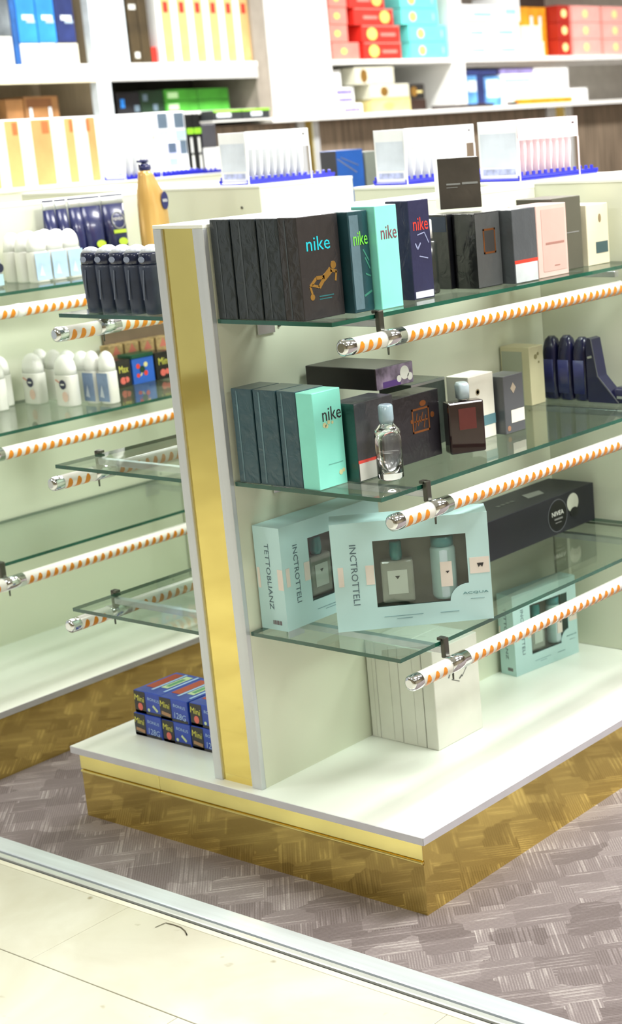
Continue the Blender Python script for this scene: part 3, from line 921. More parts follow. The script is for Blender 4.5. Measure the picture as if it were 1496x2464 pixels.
# white cartons on the deck
whitebox = card('plain_white_card', (230, 230, 220), 0.45, 0.05)
xw = (-0.4455, -0.4185, -0.353, -0.287, -0.2525)
wl = ('innermost thin white carton against the divider on the deck', 'second white carton from the divider on the deck', 'third white carton from the divider on the deck')
for i in range(3):
    c = Carton('white_carton', wl[i], 'box', (xw[i + 1] - 0.0009, 0.364 - 0.0008 * i, HD + 0.0003), xw[i + 1] - xw[i] - 0.0018, 0.155, 0.2245, whitebox, group='white cartons standing on the deck')
    c.plates('fold_line', [rect(c.w * 0.62, 0.004, c.w * 0.63, 0.22)], M('fold_grey', (196, 196, 184), 0.5), 'y')
c = Carton('white_carton', 'outermost white carton with grey floral sketch facing the aisle on the deck', 'box', (xw[4], 0.362, HD + 0.0003), xw[4] - xw[3] - 0.002, 0.156, 0.2245, whitebox, group='white cartons standing on the deck')
c.plates('floral_print', [bar((0.050, 0.150), (0.056, 0.160), 0.0035), bar((0.056, 0.160), (0.064, 0.164), 0.0035), bar((0.074, 0.166), (0.080, 0.160), 0.0035), bar((0.086, 0.138), (0.096, 0.144), 0.0035), bar((0.090, 0.170), (0.104, 0.180), 0.0028), bar((0.106, 0.182), (0.112, 0.176), 0.0035), bar((0.060, 0.144), (0.086, 0.132), 0.0018), bar((0.084, 0.190), (0.092, 0.182), 0.0035), bar((0.096, 0.140), (0.122, 0.166), 0.0018)], M('sketch_ink', (92, 94, 92), 0.5))
c.plates('emblem', [disc(0.026, 0.166, 0.006)], M('rose_print', (150, 130, 122), 0.5))

# ------------------------------------------------------------------ sweets multipacks on the left deck
blue_c = M('royal_blue_card', (26, 66, 176), 0.35, coat=0.3, var=0.08, vscale=20)
blk_c = M('choc_black_card', (24, 20, 20), 0.35, coat=0.3)
yel_i = card('yellow_print', (222, 218, 96))
pink_i = card('coral_print', (222, 108, 96))
ltblue_i = card('sky_print', (176, 204, 240))
brick_i = card('brick_print', (178, 68, 40))
green_i = card('leaf_print', (92, 156, 110))
cols = ('left', 'middle', 'right')


def sweets(ix, layer, x1, y, z, back=False):
    pos = f'{"upper" if layer else "lower"} {cols[ix]}'
    c = Carton('sweets_box', f'{pos} blue and black sweets multipack in the {"rear" if back else "front"} row on the left deck', 'box', (x1, y, z), 0.0905, 0.132, 0.0535, blue_c, group='blue sweets multipacks on the left deck', bev=0.0015)
    w = c.w
    c.plates('black_panel', [rect(0.001, 0.001, 0.42 * w, 0.0525), rect(0.001, 0.001, w - 0.002, 0.007)], blk_c, 'y')
    put_text('lettering', 'Mini', face('y', w, c.d, c.h, 0.0008), 0.20 * w, 0.036, 0.030, yel_i, c.root, -0.12, 0.014)
    k = (ix + layer) % 2
    if k:
        c.plates('sweet_print', [disc(0.22 * w, 0.016, 0.008, 14, 0.009)], pink_i, 'y', lift=0.0007)
        c.plates('sweet_print', [bar((0.68 * w, 0.024), (0.84 * w, 0.012), 0.006), disc(0.52 * w, 0.012, 0.004)], card('pale_lime_print', (206, 222, 170)), 'y')
    else:
        c.plates('sweet_print', [bar((0.06 * w, 0.016), (0.38 * w, 0.012), 0.008)], card('toffee_print', (170, 130, 92)), 'y', lift=0.0007)
        put_text('lettering', '128G', face('y', w, c.d, c.h, 0.0004), 0.72 * w, 0.015, 0.036, ltblue_i, c.root, -0.1, 0.014)
    put_text('lettering', 'BONUS', face('y', w, c.d, c.h, 0.0004), 0.72 * w, 0.038, 0.038, ltblue_i, c.root, -0.08, 0.007)
    if layer:
        c.plates('top_stripe', [rect(0.10 * w, 0.03, 0.40 * w, 0.12)], brick_i, 'z')
        c.plates('top_stripe', [rect(0.42 * w, 0.02, 0.50 * w, 0.125), rect(0.86 * w, 0.02, 0.93 * w, 0.125)], ltblue_i, 'z')
        c.plates('top_stripe', [rect(0.54 * w, 0.04, 0.78 * w, 0.118)], card('pale_green_print', (196, 216, 170)), 'z')
        c.plates('leaf_mark', [rect(0.60 * w, 0.05, 0.72 * w, 0.10)], green_i, 'z', lift=0.0007)


for layer in (0, 1):
    for ix in range(3):
        jx = (0.004, -0.001, 0.0)[ix] if layer else 0.0
        sweets(ix, layer, -0.860 + 0.0945 * ix + jx - 0.001, 0.121 + (0.0 if not layer else (0.004, 0.0, 0.003)[ix]), HD + 0.0004 + 0.0540 * layer)
        if ix:
            sweets(ix, layer, -0.866 + 0.0945 * ix, 0.266, HD + 0.0004 + 0.0540 * layer, True)

# ------------------------------------------------------------------ dark deodorants on the left top shelf
ZL = 1.1454 + 0.0043
deo_d = M('midnight_plastic', (48, 57, 78), 0.42, coat=0.25, var=0.15, vscale=22, bump=0.15, bscale=30)
cap_d = M('midnight_cap', (28, 36, 66), 0.25, coat=0.4)
dproto = None
ord5 = ('first', 'second', 'third', 'fourth', 'fifth')
for rr in range(2):
    for i in range(5):
        loc = (-0.838 + 0.0445 * i, 0.068 + 0.046 * rr, ZL)
        lab = f'{ord5[i]} dark blue roll-on from the left, {"front" if rr == 0 else "back"} row, on the left top shelf'
        if dproto is None:
            t = thing('roll_on_deodorant', lab, 'bottle', loc, 0, 'dark roll-on deodorants on the left top shelf')
            MB().loft([(0, 0.0165, 0.0155), (0.003, 0.0180, 0.0170), (0.03, 0.0195, 0.0185), (0.070, 0.0220, 0.0210), (0.094, 0.0226, 0.0216), (0.100, 0.0222, 0.0212)], 22, 2.5).build('bottle', deo_d, t)
            MB().loft([(0.1002, 0.0218, 0.0208), (0.110, 0.0222, 0.0212), (0.120, 0.0212, 0.0202), (0.1245, 0.0195, 0.0186)], 22, 2.3).build('cap', cap_d, t)
            MB().loft([(0.1247, 0.0192, 0.0183), (0.130, 0.0158, 0.0150), (0.134, 0.0100, 0.0095), (0.1355, 0.004, 0.004)], 22, 2.2).build('cap_top', M('film_highlight', (206, 212, 224), 0.25, coat=0.5, var=0.2, vscale=60), t)  # pale top: white highlight on the wrapped cap put into the colour
            MB().prism(disc(0, 0.111, 0.009, 14, 0.006), Matrix.Translation((0, -0.0214, 0)) @ face('y', 0, 0, 0), 0.0008).build('cap_mark', M('cap_mark_m', (150, 160, 184), 0.4), t)
            F = face('y', 0, 0, 0)
            mb = MB()
            mb.prism(bar((-0.004, 0.03), (0.003, 0.09), 0.004), Matrix.Translation((0, -0.0218, 0)) @ F @ Matrix.Rotation(0, 4, 'Z'), 0.0006)
            mb.build('label', M('slate_label', (96, 104, 122), 0.35), t)
            dproto = t
        else:
            copy_tree(dproto, loc, lab)

# ------------------------------------------------------------------ white deodorants of the second gondola
deo_w = M('white_plastic', (236, 236, 228), 0.3, coat=0.25, var=0.015)
deo_c = M('white_cap', (246, 246, 242), 0.25, coat=0.3, var=0.01)
sky_l = M('sky_blue_label', (176, 206, 234), 0.35, coat=0.2, var=0.06, vscale=30)
slate_l = M('steel_blue_label', (128, 150, 186), 0.35, coat=0.2, var=0.08, vscale=30)


def deodorant(label, loc, rz, w=0.052, t=0.036, h=0.125, lab=None, dot=False, group=None):
    """flat domed roll-on, its wide face on -y"""
    g = thing('roll_on_deodorant', label, 'bottle', loc, rz, group)
    a, b = w / 2, t / 2
    MB().loft([(0, a * 0.94, b * 0.92), (0.004, a, b), (h * 0.60, a * 0.99, b * 0.98), (h * 0.615, a * 0.97, b * 0.96)], 22, 3.0).build('bottle', deo_w, g)
    MB().loft([(h * 0.617, a * 0.98, b * 0.97), (h * 0.74, a * 0.96, b * 0.95), (h * 0.86, a * 0.84, b * 0.84), (h * 0.94, a * 0.62, b * 0.62), (h * 0.985, a * 0.34, b * 0.34), (h, a * 0.10, b * 0.10)], 22, 2.5).build('cap', deo_c, g)
    F = Matrix.Translation((0, -b - 0.0004, 0)) @ face('y', 0, 0, 0)
    if lab:
        MB().prism(rect(-a * 0.90, h * 0.05, a * 0.90, h * 0.59), F, 0.0006).build('label', lab, g)
        MB().prism([(-a * 0.6, h * 0.14), (-a * 0.2, h * 0.36), (a * 0.1, h * 0.12)], F @ Matrix.Translation((0, 0, 0.0007)), 0.0003).build('label_print', M('pale_print', (206, 214, 226), 0.4), g)
    if dot:
        MB().prism(disc(a * 0.28, h * 0.44, 0.0125, 20), F, 0.0006).build('badge', M('navy_badge', (34, 40, 78), 0.35), g)
        MB().prism(rect(a * 0.28 - 0.007, h * 0.44 - 0.002, a * 0.28 + 0.007, h * 0.44 + 0.002), F @ Matrix.Translation((0, 0, 0.0007)), 0.0003).build('badge_print', white, g)
        MB().prism(disc(a * 0.42, h * 0.20, 0.011, 14, 0.014), F, 0.0005).build('flower_print', M('peach_print', (232, 202, 186), 0.5), g)
        MB().prism(bar((-a * 0.5, h * 0.53), (a * 0.05, h * 0.47), 0.004), F, 0.0005).build('ribbon_print', M('salmon_print', (222, 168, 150), 0.5), g)
    return g


GW1 = 'white deodorants on the top shelf of the second gondola'
GW2 = 'white deodorants on the middle shelf of the second gondola'
Z1g, Z2g = SH_R[0][0] + 0.0043, SH_R[1][0] + 0.0043
for rr in range(3):
    for k in range(3):
        row = ('front', 'middle', 'back')[rr]
        deodorant(f'{nth[k]} white roll-on from the left, {row} row, on the top shelf across the aisle', (-1.656 - 0.048 * rr, 0.560 + 0.0535 * k, Z1g), math.pi / 2, 0.052, 0.042, 0.128, sky_l if rr == 0 else None, False, GW1)
t = thing('deodorant_spray', 'black and silver deodorant spray left of the white roll-ons across the aisle', 'bottle', (-1.672, 0.428, Z1g), 0)
MB().loft([(0, 0.022, 0.022), (0.004, 0.025, 0.025), (0.070, 0.025, 0.025), (0.074, 0.022, 0.022)], 24).build('can', M('silver_can', (196, 200, 200), 0.25, 0.6), t)
MB().loft([(0.0742, 0.023, 0.023), (0.110, 0.0225, 0.0225), (0.116, 0.018, 0.018)], 24).build('cap', black, t)
FZ = Matrix.Translation((0.0254, 0, 0)) @ face('x', 0, 0, 0)
MB().prism(disc(0.006, 0.050, 0.012), FZ, 0.0008).build('badge', M('navy_badge2', (30, 34, 60), 0.35), t)
MB().prism(rect(-0.004, 0.006, 0.014, 0.034), FZ, 0.0006).build('label', M('aqua_label', (176, 214, 220), 0.35), t)

for k in (1, 2):
    deodorant(f'{("left", "right")[k - 1]} white deodorant with a round navy badge on the middle shelf across the aisle', (-1.845 + 0.110 * k + (0.024 if k == 2 else 0), 0.560, Z2g), 0, 0.070, 0.044, 0.134, None, True, GW2)
for k in range(4):
    deodorant(f'{ord5[k]} plain white deodorant from the left behind the badged ones across the aisle', (-1.790 + 0.058 * k, 0.628, Z2g), 0, 0.056, 0.042, 0.134, None, False, GW2)
for k in range(2):
    deodorant(f'{("far left", "nearer")[k]} white deodorant at the left edge of the middle shelf across the aisle', (-1.795 + 0.05 * k, 0.500 - 0.055 * k, Z2g), 0, 0.056, 0.042, 0.134, None, False, GW2)
for k in range(2):
    deodorant(f'{("left", "right")[k]} white deodorant with a steel blue label beside the bright snack boxes across the aisle', (-1.562 + 0.050 * k, 0.618 + 0.006 * k, Z2g), 0.0, 0.046, 0.040, 0.138, slate_l, False, GW2)

# small bright boxes behind them, an added brown panel darkens their back
tag(MB().box(-1.8235, 0.872, Z2g, -1.812, 1.098, Z2g + 0.262, 0.002).build('brown_back_panel', brown_back), 'plain brown panel behind the small bright boxes across the aisle', 'board')
gb = 'small bright boxes on the middle shelf of the second gondola'
spec = [('black and yellow snack box just right of the white deodorants', (-1.690, 0.800), 0.050, 0.052, 0.076, blk_c),
        ('blue snack box with red splashes and a green lid strip', (-1.690, 0.858), 0.060, 0.078, 0.072, M('bright_blue_card', (38, 96, 196), 0.35, coat=0.3)),
        ('black snack box with yellow lettering beside the gold pillar', (-1.690, 0.942), 0.060, 0.062, 0.078, blk_c)]
for i, (lb, (x, y), w, d, h, mt) in enumerate(spec):
    c = Carton('snack_box', lb, 'box', (x, y, Z2g), w, d, h, mt, group=gb)
    if i == 1:
        c.plates('splash_print', [disc(0.020, 0.050, 0.007), disc(0.018, 0.024, 0.006), disc(0.046, 0.028, 0.007)], red_i)
        c.plates('splash_print', [disc(0.048, 0.052, 0.007), bar((0.026, 0.022), (0.040, 0.040), 0.004)], card('butter_print', (224, 216, 150)))
        c.plates('splash_print', [disc(0.034, 0.040, 0.010)], M('dark_green_print', (20, 60, 40), 0.4), lift=0.0006)
        MB().box(-w + 0.002, -0.002, h + 0.0004, 0.002, d + 0.001, h + 0.012, 0.002).build('lid_strip', M('bottle_green', (16, 78, 52), 0.35), c.root)
    else:
        c.text('lettering', 'Max' if i == 0 else 'Mini', d * 0.5, h * 0.66, d * 0.62, yel_i, height=0.020)
        c.plates('sweet_print', [disc(d * 0.4, h * 0.24, 0.010), disc(d * 0.66, h * 0.26, 0.008)], pink_i)
for k in range(4):
    c = Carton('snack_box', f'{ord5[k]} upright tan snack pack with a salmon top, from the left, across the aisle', 'box', (-1.768, 0.848 + 0.058 * k, Z2g), 0.040, 0.050, 0.108, M('tan_snack', (176, 150, 104), 0.5, var=0.2, vscale=40), group=gb)
    c.plates('salmon_top', [[(0.010, 0.080), (0.040, 0.080), (0.025, 0.106)]], card('salmon_card', (206, 120, 104)))

# navy shower tubes and the golden lotion bottle on the top shelf of the second gondola
navy_t = M('navy_tube_plastic', (30, 38, 92), 0.28, coat=0.35, var=0.12, vscale=12)
lime_t = card('lime_label', (186, 214, 60))
for k, (y, wd) in enumerate(((0.715, 0.036), (0.756, 0.036), (0.802, 0.040), (0.856, 0.070), (0.934, 0.078))):
    t = thing('shower_tube', f'{ord5[k]} navy shower gel tube from the left behind the white deodorants', 'bottle', (-1.785, y, Z1g), 0, 'navy shower gel tubes across the aisle')
    a = wd / 2
    MB().loft([(0.0, 0.020, a * 0.82), (0.020, 0.021, a * 0.84), (0.021, 0.022, a * 0.9), (0.10, 0.018, a * 0.96), (0.174, 0.007, a)], 22, 2.6).build('tube', navy_t, t)
    MB().loft([(0.1742, 0.0062, a), (0.196, 0.0028, a)], 22, 4).build('crimp', M('silver_crimp', (208, 212, 214), 0.3, 0.4), t)
    MB().loft([(0.1962, 0.0030, a), (0.200, 0.0026, a)], 22, 4).build('crimp_edge', M('navy_edge', (26, 32, 78), 0.4), t)
    if k > 2:
        F = Matrix.Translation((0.0175, 0, 0)) @ face('x', 0, 0, 0)
        ang = Matrix.Rotation(-0.1475, 4, 'Y')
        F = Matrix.Translation((0.0335, 0, 0.0)) @ ang @ face('x', 0, 0, 0)
        if k == 4:
            MB().prism([(0.004 + 0.024 * math.cos(q), 0.130 + 0.024 * math.sin(q)) for q in [2 * math.pi * i / 32 for i in range(33)]] + [(0.004 + 0.0215 * math.cos(q), 0.130 + 0.0215 * math.sin(q)) for q in [2 * math.pi * (32 - i) / 32 for i in range(33)]], F, 0.0008).build('badge_ring', silver_i, t)
            put_text('lettering', 'NIVEA', F, 0.004, 0.134, 0.036, white, t, 0, 0.009)
        MB().prism(rect(-0.020, 0.094, 0.024, 0.104), F, 0.0008).build('lime_print', lime_t, t) if k == 4 else None
        MB().prism(disc(0.006, 0.070, 0.016, 16, 0.011), F, 0.0008).build('lime_print', lime_t, t)
goldpl = M('golden_plastic', (206, 164, 92), 0.28, 0.25, coat=0.4, var=0.08, vscale=8, stretch=(1, 1, 0.3))
t = thing('lotion_bottle', 'tall golden lotion bottle with navy pump and oval navy label beside the gold pillar', 'bottle', (-1.585, 0.905, Z1g), math.radians(14), None)
MB().loft([(0, 0.028, 0.046), (0.004, 0.031, 0.050), (0.10, 0.032, 0.051), (0.17, 0.031, 0.048, 0, -0.001), (0.205, 0.028, 0.041, 0, -0.006), (0.232, 0.022, 0.030, 0, -0.012), (0.250, 0.018, 0.023, 0, -0.016), (0.262, 0.016, 0.020, 0, -0.017)], 26, 2.4).build('bottle', goldpl, t)
MB().loft([(0.2622, 0.015, 0.016), (0.266, 0.016, 0.0165), (0.278, 0.016, 0.0165), (0.281, 0.012, 0.012)], 20, origin=(0, -0.017, 0)).build('collar', M('navy_pump', (22, 26, 84), 0.25, coat=0.4), t)
MB().loft([(0.2812, 0.006, 0.006), (0.286, 0.010, 0.016), (0.292, 0.009, 0.015)], 16, origin=(0, -0.017, 0)).box(-0.005, -0.046, 0.2845, 0.005, -0.022, 0.2905, 0.002).build('pump_head', MATS['navy_pump'], t)
F = Matrix.Translation((0.0322, 0.012, 0)) @ face('x', 0, 0, 0)
MB().prism(disc(0, 0.180, 0.016, 24, 0.024), F, 0.0012).build('oval_label', nav_i, t)
put_text('lettering', 'NIVEA', F @ Matrix.Translation((0, 0, 0.0014)), 0, 0.180, 0.022, white, t, 0, 0.008)
MB().prism(rect(-0.012, 0.086, 0.016, 0.090), F, 0.0008).build('print_line', M('brown_gold_print', (150, 104, 46), 0.4), t)

# ------------------------------------------------------------------ display trays with hanging packs
tray_b = M('cobalt_tray', (38, 44, 190), 0.3, coat=0.4, var=0.05)
pack_w = M('pack_white', (236, 238, 240), 0.4, coat=0.2, var=0.02)
pack_p = M('pack_rose', (240, 220, 224), 0.4, coat=0.2, var=0.03)
pack_txt = M('pack_text_blue', (206, 214, 226), 0.5)
pack_card = M('pack_grey_print', (188, 184, 184), 0.4, var=0.15, vscale=50)
pack_mark = M('pack_mark', (60, 52, 60), 0.5)
pnth = ('front', 'second', 'third', 'fourth', 'fifth', 'sixth', 'seventh', 'eighth', 'ninth')


def display_tray(label, where, loc, rz, w, L, n, h, mat_p, step):
    """tray runs along +y from its origin corner; packs stand across it, faces to -y"""
    g = thing('display_tray', label, 'tray', loc, rz, 'blue display trays on the gondola tops')
    MB().box(0, 0, 0, w, L, 0.006, 0.002).build('base', tray_b, g)
    for x in (0.0, w - 0.004):
        mb = MB()
        mb.box(x, 0.0, 0.006, x + 0.004, L, 0.013)
        for k in range(int(L / 0.024)):
            mb.box(x, 0.006 + 0.024 * k, 0.0125, x + 0.004, 0.017 + 0.024 * k, 0.022, 0.0012)
        mb.build('toothed_side', tray_b, g)
    # pale header panel along the open side, on two thin posts
    MB().box(w + 0.0004, 0.004, h * 0.70, w + 0.0024, 0.012 + step * n, h + 0.008, 0.0006).build('header_panel', mat_p, g)
    for yy in (0.001, 0.010 + step * n):
        MB().box(w + 0.0004, yy, 0.0, w + 0.0024, yy + 0.003, h * 0.70).build('post', mat_p, g)
    MB().prism(rect(step * n - 0.014, h * 0.93, step * n - 0.004, h * 0.96), Matrix.Translation((w + 0.0026, 0, 0)) @ face('x', 0, 0, 0), 0.0004).build('header_mark', pack_mark, g)
    M4 = Matrix.Translation(loc) @ Matrix.Rotation(rz, 4, 'Z')
    proto = None
    for k in range(n):
        p = M4 @ Vector((0.006, 0.008 + step * k, 0.0063))
        lab = f'{pnth[k]} white blister pack in the {where} display tray'
        if mat_p is pack_p:
            lab = f'{pnth[k]} pale pink blister pack in the {where} display tray'
        if k and proto:
            c = copy_tree(proto, p, lab)
            continue
        t = thing('blister_pack', lab, 'pack', p, rz, f'blister packs in the {where} display tray')
        ww = w - 0.012
        MB().box(0, 0, 0, ww, 0.0022, h, 0.0006).build('backing_card', mat_p if k else pack_w, t)
        # moulded blister behind the card, widest at mid height
        MB().loft([(0.010, ww * 0.40, 0.0015), (0.030, ww * 0.46, 0.0040), (h * 0.45, ww * 0.485, 0.0052), (h * 0.66, ww * 0.49, 0.0046), (h * 0.70, ww * 0.49, 0.0040)], 20, 6, origin=(ww / 2, 0.0078, 0)).build('blister', mat_p, t)
        F = Matrix.Translation((0, -0.0002, 0)) @ face('y', 0, 0, 0)
        if k == 0:
            MB().prism(rect(0.006, 0.030, ww - 0.004, h - 0.030), F).build('text_panel', pack_txt, t)
            MB().prism(rect(0.010, 0.010, ww - 0.010, 0.024), F).build('print_block', M('pack_blue_print', (170, 178, 214), 0.5, var=0.2, vscale=60), t)
            MB().prism(rect(0.008, h - 0.022, ww * 0.7, h - 0.018), F).build('print_line', pack_mark, t) if 'third' in where else None
        else:
            proto = t
    return g


TZ1, TZ2, TZ3 = 1.3382, 1.3522, 1.3382
display_tray('blue display tray of white packs on the middle block beside the golden bottle', 'centre', (-1.577, 1.150, TZ2), math.radians(-2), 0.120, 0.345, 9, 0.136, pack_w, 0.0262)
display_tray('blue display tray of white packs on the nearest block, left of the pink ones', 'right', (-1.000, 1.150, TZ1), math.radians(-2), 0.118, 0.33, 9, 0.134, pack_w, 0.0300)
display_tray('blue display tray of pale pink packs at the far right of the gondola tops', 'far right', (-0.655, 1.150, TZ1), math.radians(-3), 0.138, 0.325, 9, 0.140, pack_p, 0.0258)
display_tray('blue display tray of white packs on the low counter, behind the golden bottle', 'left', (-3.340, 2.215, TZ3), math.radians(-2), 0.130, 0.50, 5, 0.165, pack_w, 0.034)

# blue box past the block of the second gondola, on a far-bay shelf
bz = 1.144 + 0.0043
fb = glass_shelf('top glass shelf of the second gondola in the far bay', OX2, 1, 1.1438, -0.147, 1.505, 2.58)
for yb in (1.62, 2.4):
    MB().box(XD1 + 0.0005, yb, 1.098, XD1 + 0.25, yb + 0.014, 1.1390, 0.001).build('bracket', alu, g2)
c = Carton('blue_box', 'deep blue box with a black end and slanting silver lines behind the cream block', 'box', (-1.690, 1.770, bz), 0.07, 0.125, 0.272, M('deep_blue_card', (26, 76, 152), 0.35, coat=0.3, var=0.08))
c.plates('black_end', [rect(0.001, 0.001, 0.069, 0.270)], M('black_end_m', (30, 28, 38), 0.4), 'y')
c.plates('silver_line', [bar((0.004, 0.246), (0.090, 0.200), 0.003)], silver_i)
c.plates('silver_line', [bar((0.020, 0.250), (0.100, 0.222), 0.002)], silver_i, lift=0.0006)
c = Carton('grey_box', 'grey green box right of the deep blue box behind the cream block', 'box', (-1.690, 1.905, bz), 0.07, 0.085, 0.262, M('grey_green_card', (104, 110, 104), 0.5))

# ------------------------------------------------------------------ wall shelving
wwhite = M('shelf_white', (238, 238, 234), 0.4, var=0.01, vscale=2)
wgrey = M('shelf_fascia_grey', (214, 214, 212), 0.4, 0.2, var=0.03)
wcream = M('shelf_fascia_cream', (236, 226, 196), 0.45, var=0.02)
taupe_side = M('taupe_side', (184, 168, 140), 0.5, var=0.05, stretch=(5, 5, 0.4))
grey_in = M('shelf_back_grey', (150, 152, 148), 0.6, var=0.03)
dark_in = M('shelf_back_dark', (70, 66, 60), 0.6, var=0.06)
warm_in = M('shelf_back_pale', (212, 206, 198), 0.6, var=0.03)
XW, XBK = -4.2, -4.66
ws = thing('wall_shelving', 'white wall shelving along the whole back of the shop', 'shelving', (0, 0, 0))


def part(nm, mt, *b, bev=0.0015):
    return MB().box(*b, bev).build(nm, mt, ws)


part('back_panel', taupe_side, XBK - 0.035, 1.2, 0, XBK, 3.02, 2.7)
part('back_panel', dark_in, XBK - 0.035, 3.0215, 0, XBK, 4.05, 2.7)
part('back_panel', grey_in, XBK - 0.035, 4.5, 0, XBK, 5.56, 2.7)
part('back_panel', warm_in, XBK - 0.035, 5.5615, 0, XBK, 9.4, 2.7)
part('upright', M('pale_blue_post', (222, 230, 236), 0.4, 0.2), XW - 0.03, 2.945, 0, XW + 0.02, 3.025, 2.7)
part('side_panel', taupe_side, XBK + 0.001, 3.0, 0, XW - 0.031, 3.020, 2.7)
part('side_panel', M('grey_taupe_side', (150, 142, 130), 0.5, var=0.05), XBK + 0.001, 3.972, 1.545, XW + 0.004, 4.066, 2.7)
# fascia and boards
part('shelf_board', wwhite, XBK + 0.001, 1.2, 1.806, XW + 0.02, 2.944, 1.832)
part('fascia', wcream, XW + 0.001, 1.2, 1.752, XW + 0.018, 2.944, 1.8055)
part('shelf_board', wwhite, XBK + 0.001, 3.026, 1.806, XW + 0.02, 3.971, 1.832)
part('fascia', wgrey, XW + 0.001, 3.026, 1.752, XW + 0.018, 3.971, 1.8055)
part('shelf_board', wwhite, XBK + 0.001, 1.2, 1.590, XW - 0.02, 2.944, 1.605)
part('shelf_board', wwhite, XBK + 0.001, 3.026, 1.590, XW - 0.02, 3.971, 1.605)
part('price_clip', white, XW + 0.0185, 3.50, 1.776, XW + 0.022, 3.56, 1.795)
part('column_panel', M('column_white', (244, 244, 242), 0.35, var=0.01), XBK + 0.001, 4.068, 1.552, XW + 0.012, 4.525, 2.7)
part('edge_line', M('violet_edge', (206, 206, 240), 0.4), XW + 0.0125, 4.415, 1.553, XW + 0.014, 4.425, 2.69)
part('edge_line', M('lemon_edge', (240, 236, 204), 0.4), XW + 0.0125, 4.475, 1.553, XW + 0.014, 4.500, 2.69)
part('shelf_board', wwhite, XBK + 0.001, 4.527, 1.808, XW + 0.02, 5.538, 1.832)
part('shelf_board', wwhite, XBK + 0.001, 5.657, 1.808, XW + 0.02, 9.4, 1.836)
part('fascia', wgrey, XW - 0.02, 5.657, 1.780, XW - 0.002, 9.4, 1.8075)
part('upright', wwhite, XBK + 0.001, 5.539, 1.552, XW + 0.02, 5.656, 2.7)
part('shelf_board', wwhite, XBK + 0.001, 4.0, 1.528, XW + 0.06, 9.4, 1.5515)
part('base_panel', wood, XW - 0.04, 3.03, 0, XW - 0.02, 9.4, 1.527)
part('base_panel', wwhite, XW - 0.04, 1.2, 0, XW - 0.02, 3.028, 1.588)
for (ya, yb) in ((4.246, 4.393), (6.49, 6.751)):
    wdt = (yb - ya)
    part('pilaster', alu_white, XW - 0.0195, ya, 0, XW + 0.004, ya + wdt * 0.3, 1.527)
    part('pilaster', goldsat, XW - 0.0195, ya + wdt * 0.31, 0, XW - 0.004, ya + wdt * 0.69, 1.527)
    part('pilaster', alu_white, XW - 0.0195, ya + wdt * 0.7, 0, XW + 0.004, yb, 1.527)


def goods(name, label, y0, y1, z, h, mat, group, x=-4.215, depth=0.20, prints=()):
    """a box on the wall shelves: front face at x, from y0 to y1"""
    c = Carton(name, label, 'box', (x, y0 + 0.0015, z + 0.0005), depth, (y1 - y0) - 0.003, h - 0.0015, mat, group=group, bev=0.002)
    for q, (nm, u0, v0, u1, v1, mt) in enumerate(prints):
        d, hh = c.d, c.h
        if nm in ('emblem', 'medallion'):
            c.plates(nm, [disc(u0 * d, v0 * hh, u1, 16, v1)], mt, t=0.0008, lift=0.0002 + 0.0011 * q)
        else:
            c.plates(nm, [rect(u0 * d, v0 * hh, u1 * d, v1 * hh)], mt, t=0.0008, lift=0.0002 + 0.0011 * q)
    return c


sky_blue = M('bright_blue_pack', (52, 142, 240), 0.35, coat=0.3, var=0.1, vscale=10)
dk_blue = M('dark_blue_pack', (44, 56, 108), 0.35, coat=0.3, var=0.15, vscale=14)
pale_pk = M('pale_pack', (226, 228, 222), 0.45, var=0.03)
pale_bl = M('ice_white_pack', (228, 238, 246), 0.45, var=0.02)
br_blk = M('brown_black_pack', (74, 62, 40), 0.4, coat=0.2, var=0.2, vscale=9)
tan = M('tan_pack', (228, 186, 122), 0.45, var=0.06, vscale=9)
tan2 = M('tan_pack_deep', (214, 174, 114), 0.45, var=0.08, vscale=9)
kraft = M('kraft_pack', (150, 106, 62), 0.5, var=0.12)
redm = M('shop_red_pack', (222, 50, 40), 0.4, coat=0.2, var=0.05)
redp = M('pale_red_pack', (236, 134, 122), 0.45, var=0.05)
pinkp = M('pink_red_pack', (240, 164, 156), 0.45, var=0.04)
dkred = M('deep_red_pack', (170, 36, 24), 0.45, var=0.06)
turq = M('turquoise_pack', (112, 232, 226), 0.4, coat=0.15, var=0.04)
goldp = M('pale_gold_pack', (220, 204, 140), 0.4, 0.15, var=0.08)
greyg = M('stone_pack', (206, 204, 184), 0.45, var=0.05)
whitep = M('bright_white_pack', (244, 246, 246), 0.45, var=0.01)
amber = M('amber_pack', (244, 156, 34), 0.4, coat=0.2, var=0.1)
lilac = M('lilac_print', (140, 130, 186), 0.5, var=0.2, vscale=40)
tq_dot = M('yellow_medal', (224, 214, 110), 0.4)
cy_sw = M('cyan_swoosh', (150, 232, 234), 0.5)
leafg = M('leaf_green_pack', (72, 158, 52), 0.4, coat=0.2, var=0.08)
dkgreen = M('bottle_green_pack', (28, 52, 34), 0.4, coat=0.2, var=0.1)
limep = M('lime_stripe', (150, 220, 50), 0.4)
magen = M('magenta_print', (226, 140, 214), 0.5)
teal_p = M('pale_teal_print', (176, 226, 226), 0.5)
slate_p = M('slate_print', (96, 114, 128), 0.5)
cocoa = M('cocoa_pack', (52, 36, 30), 0.4)

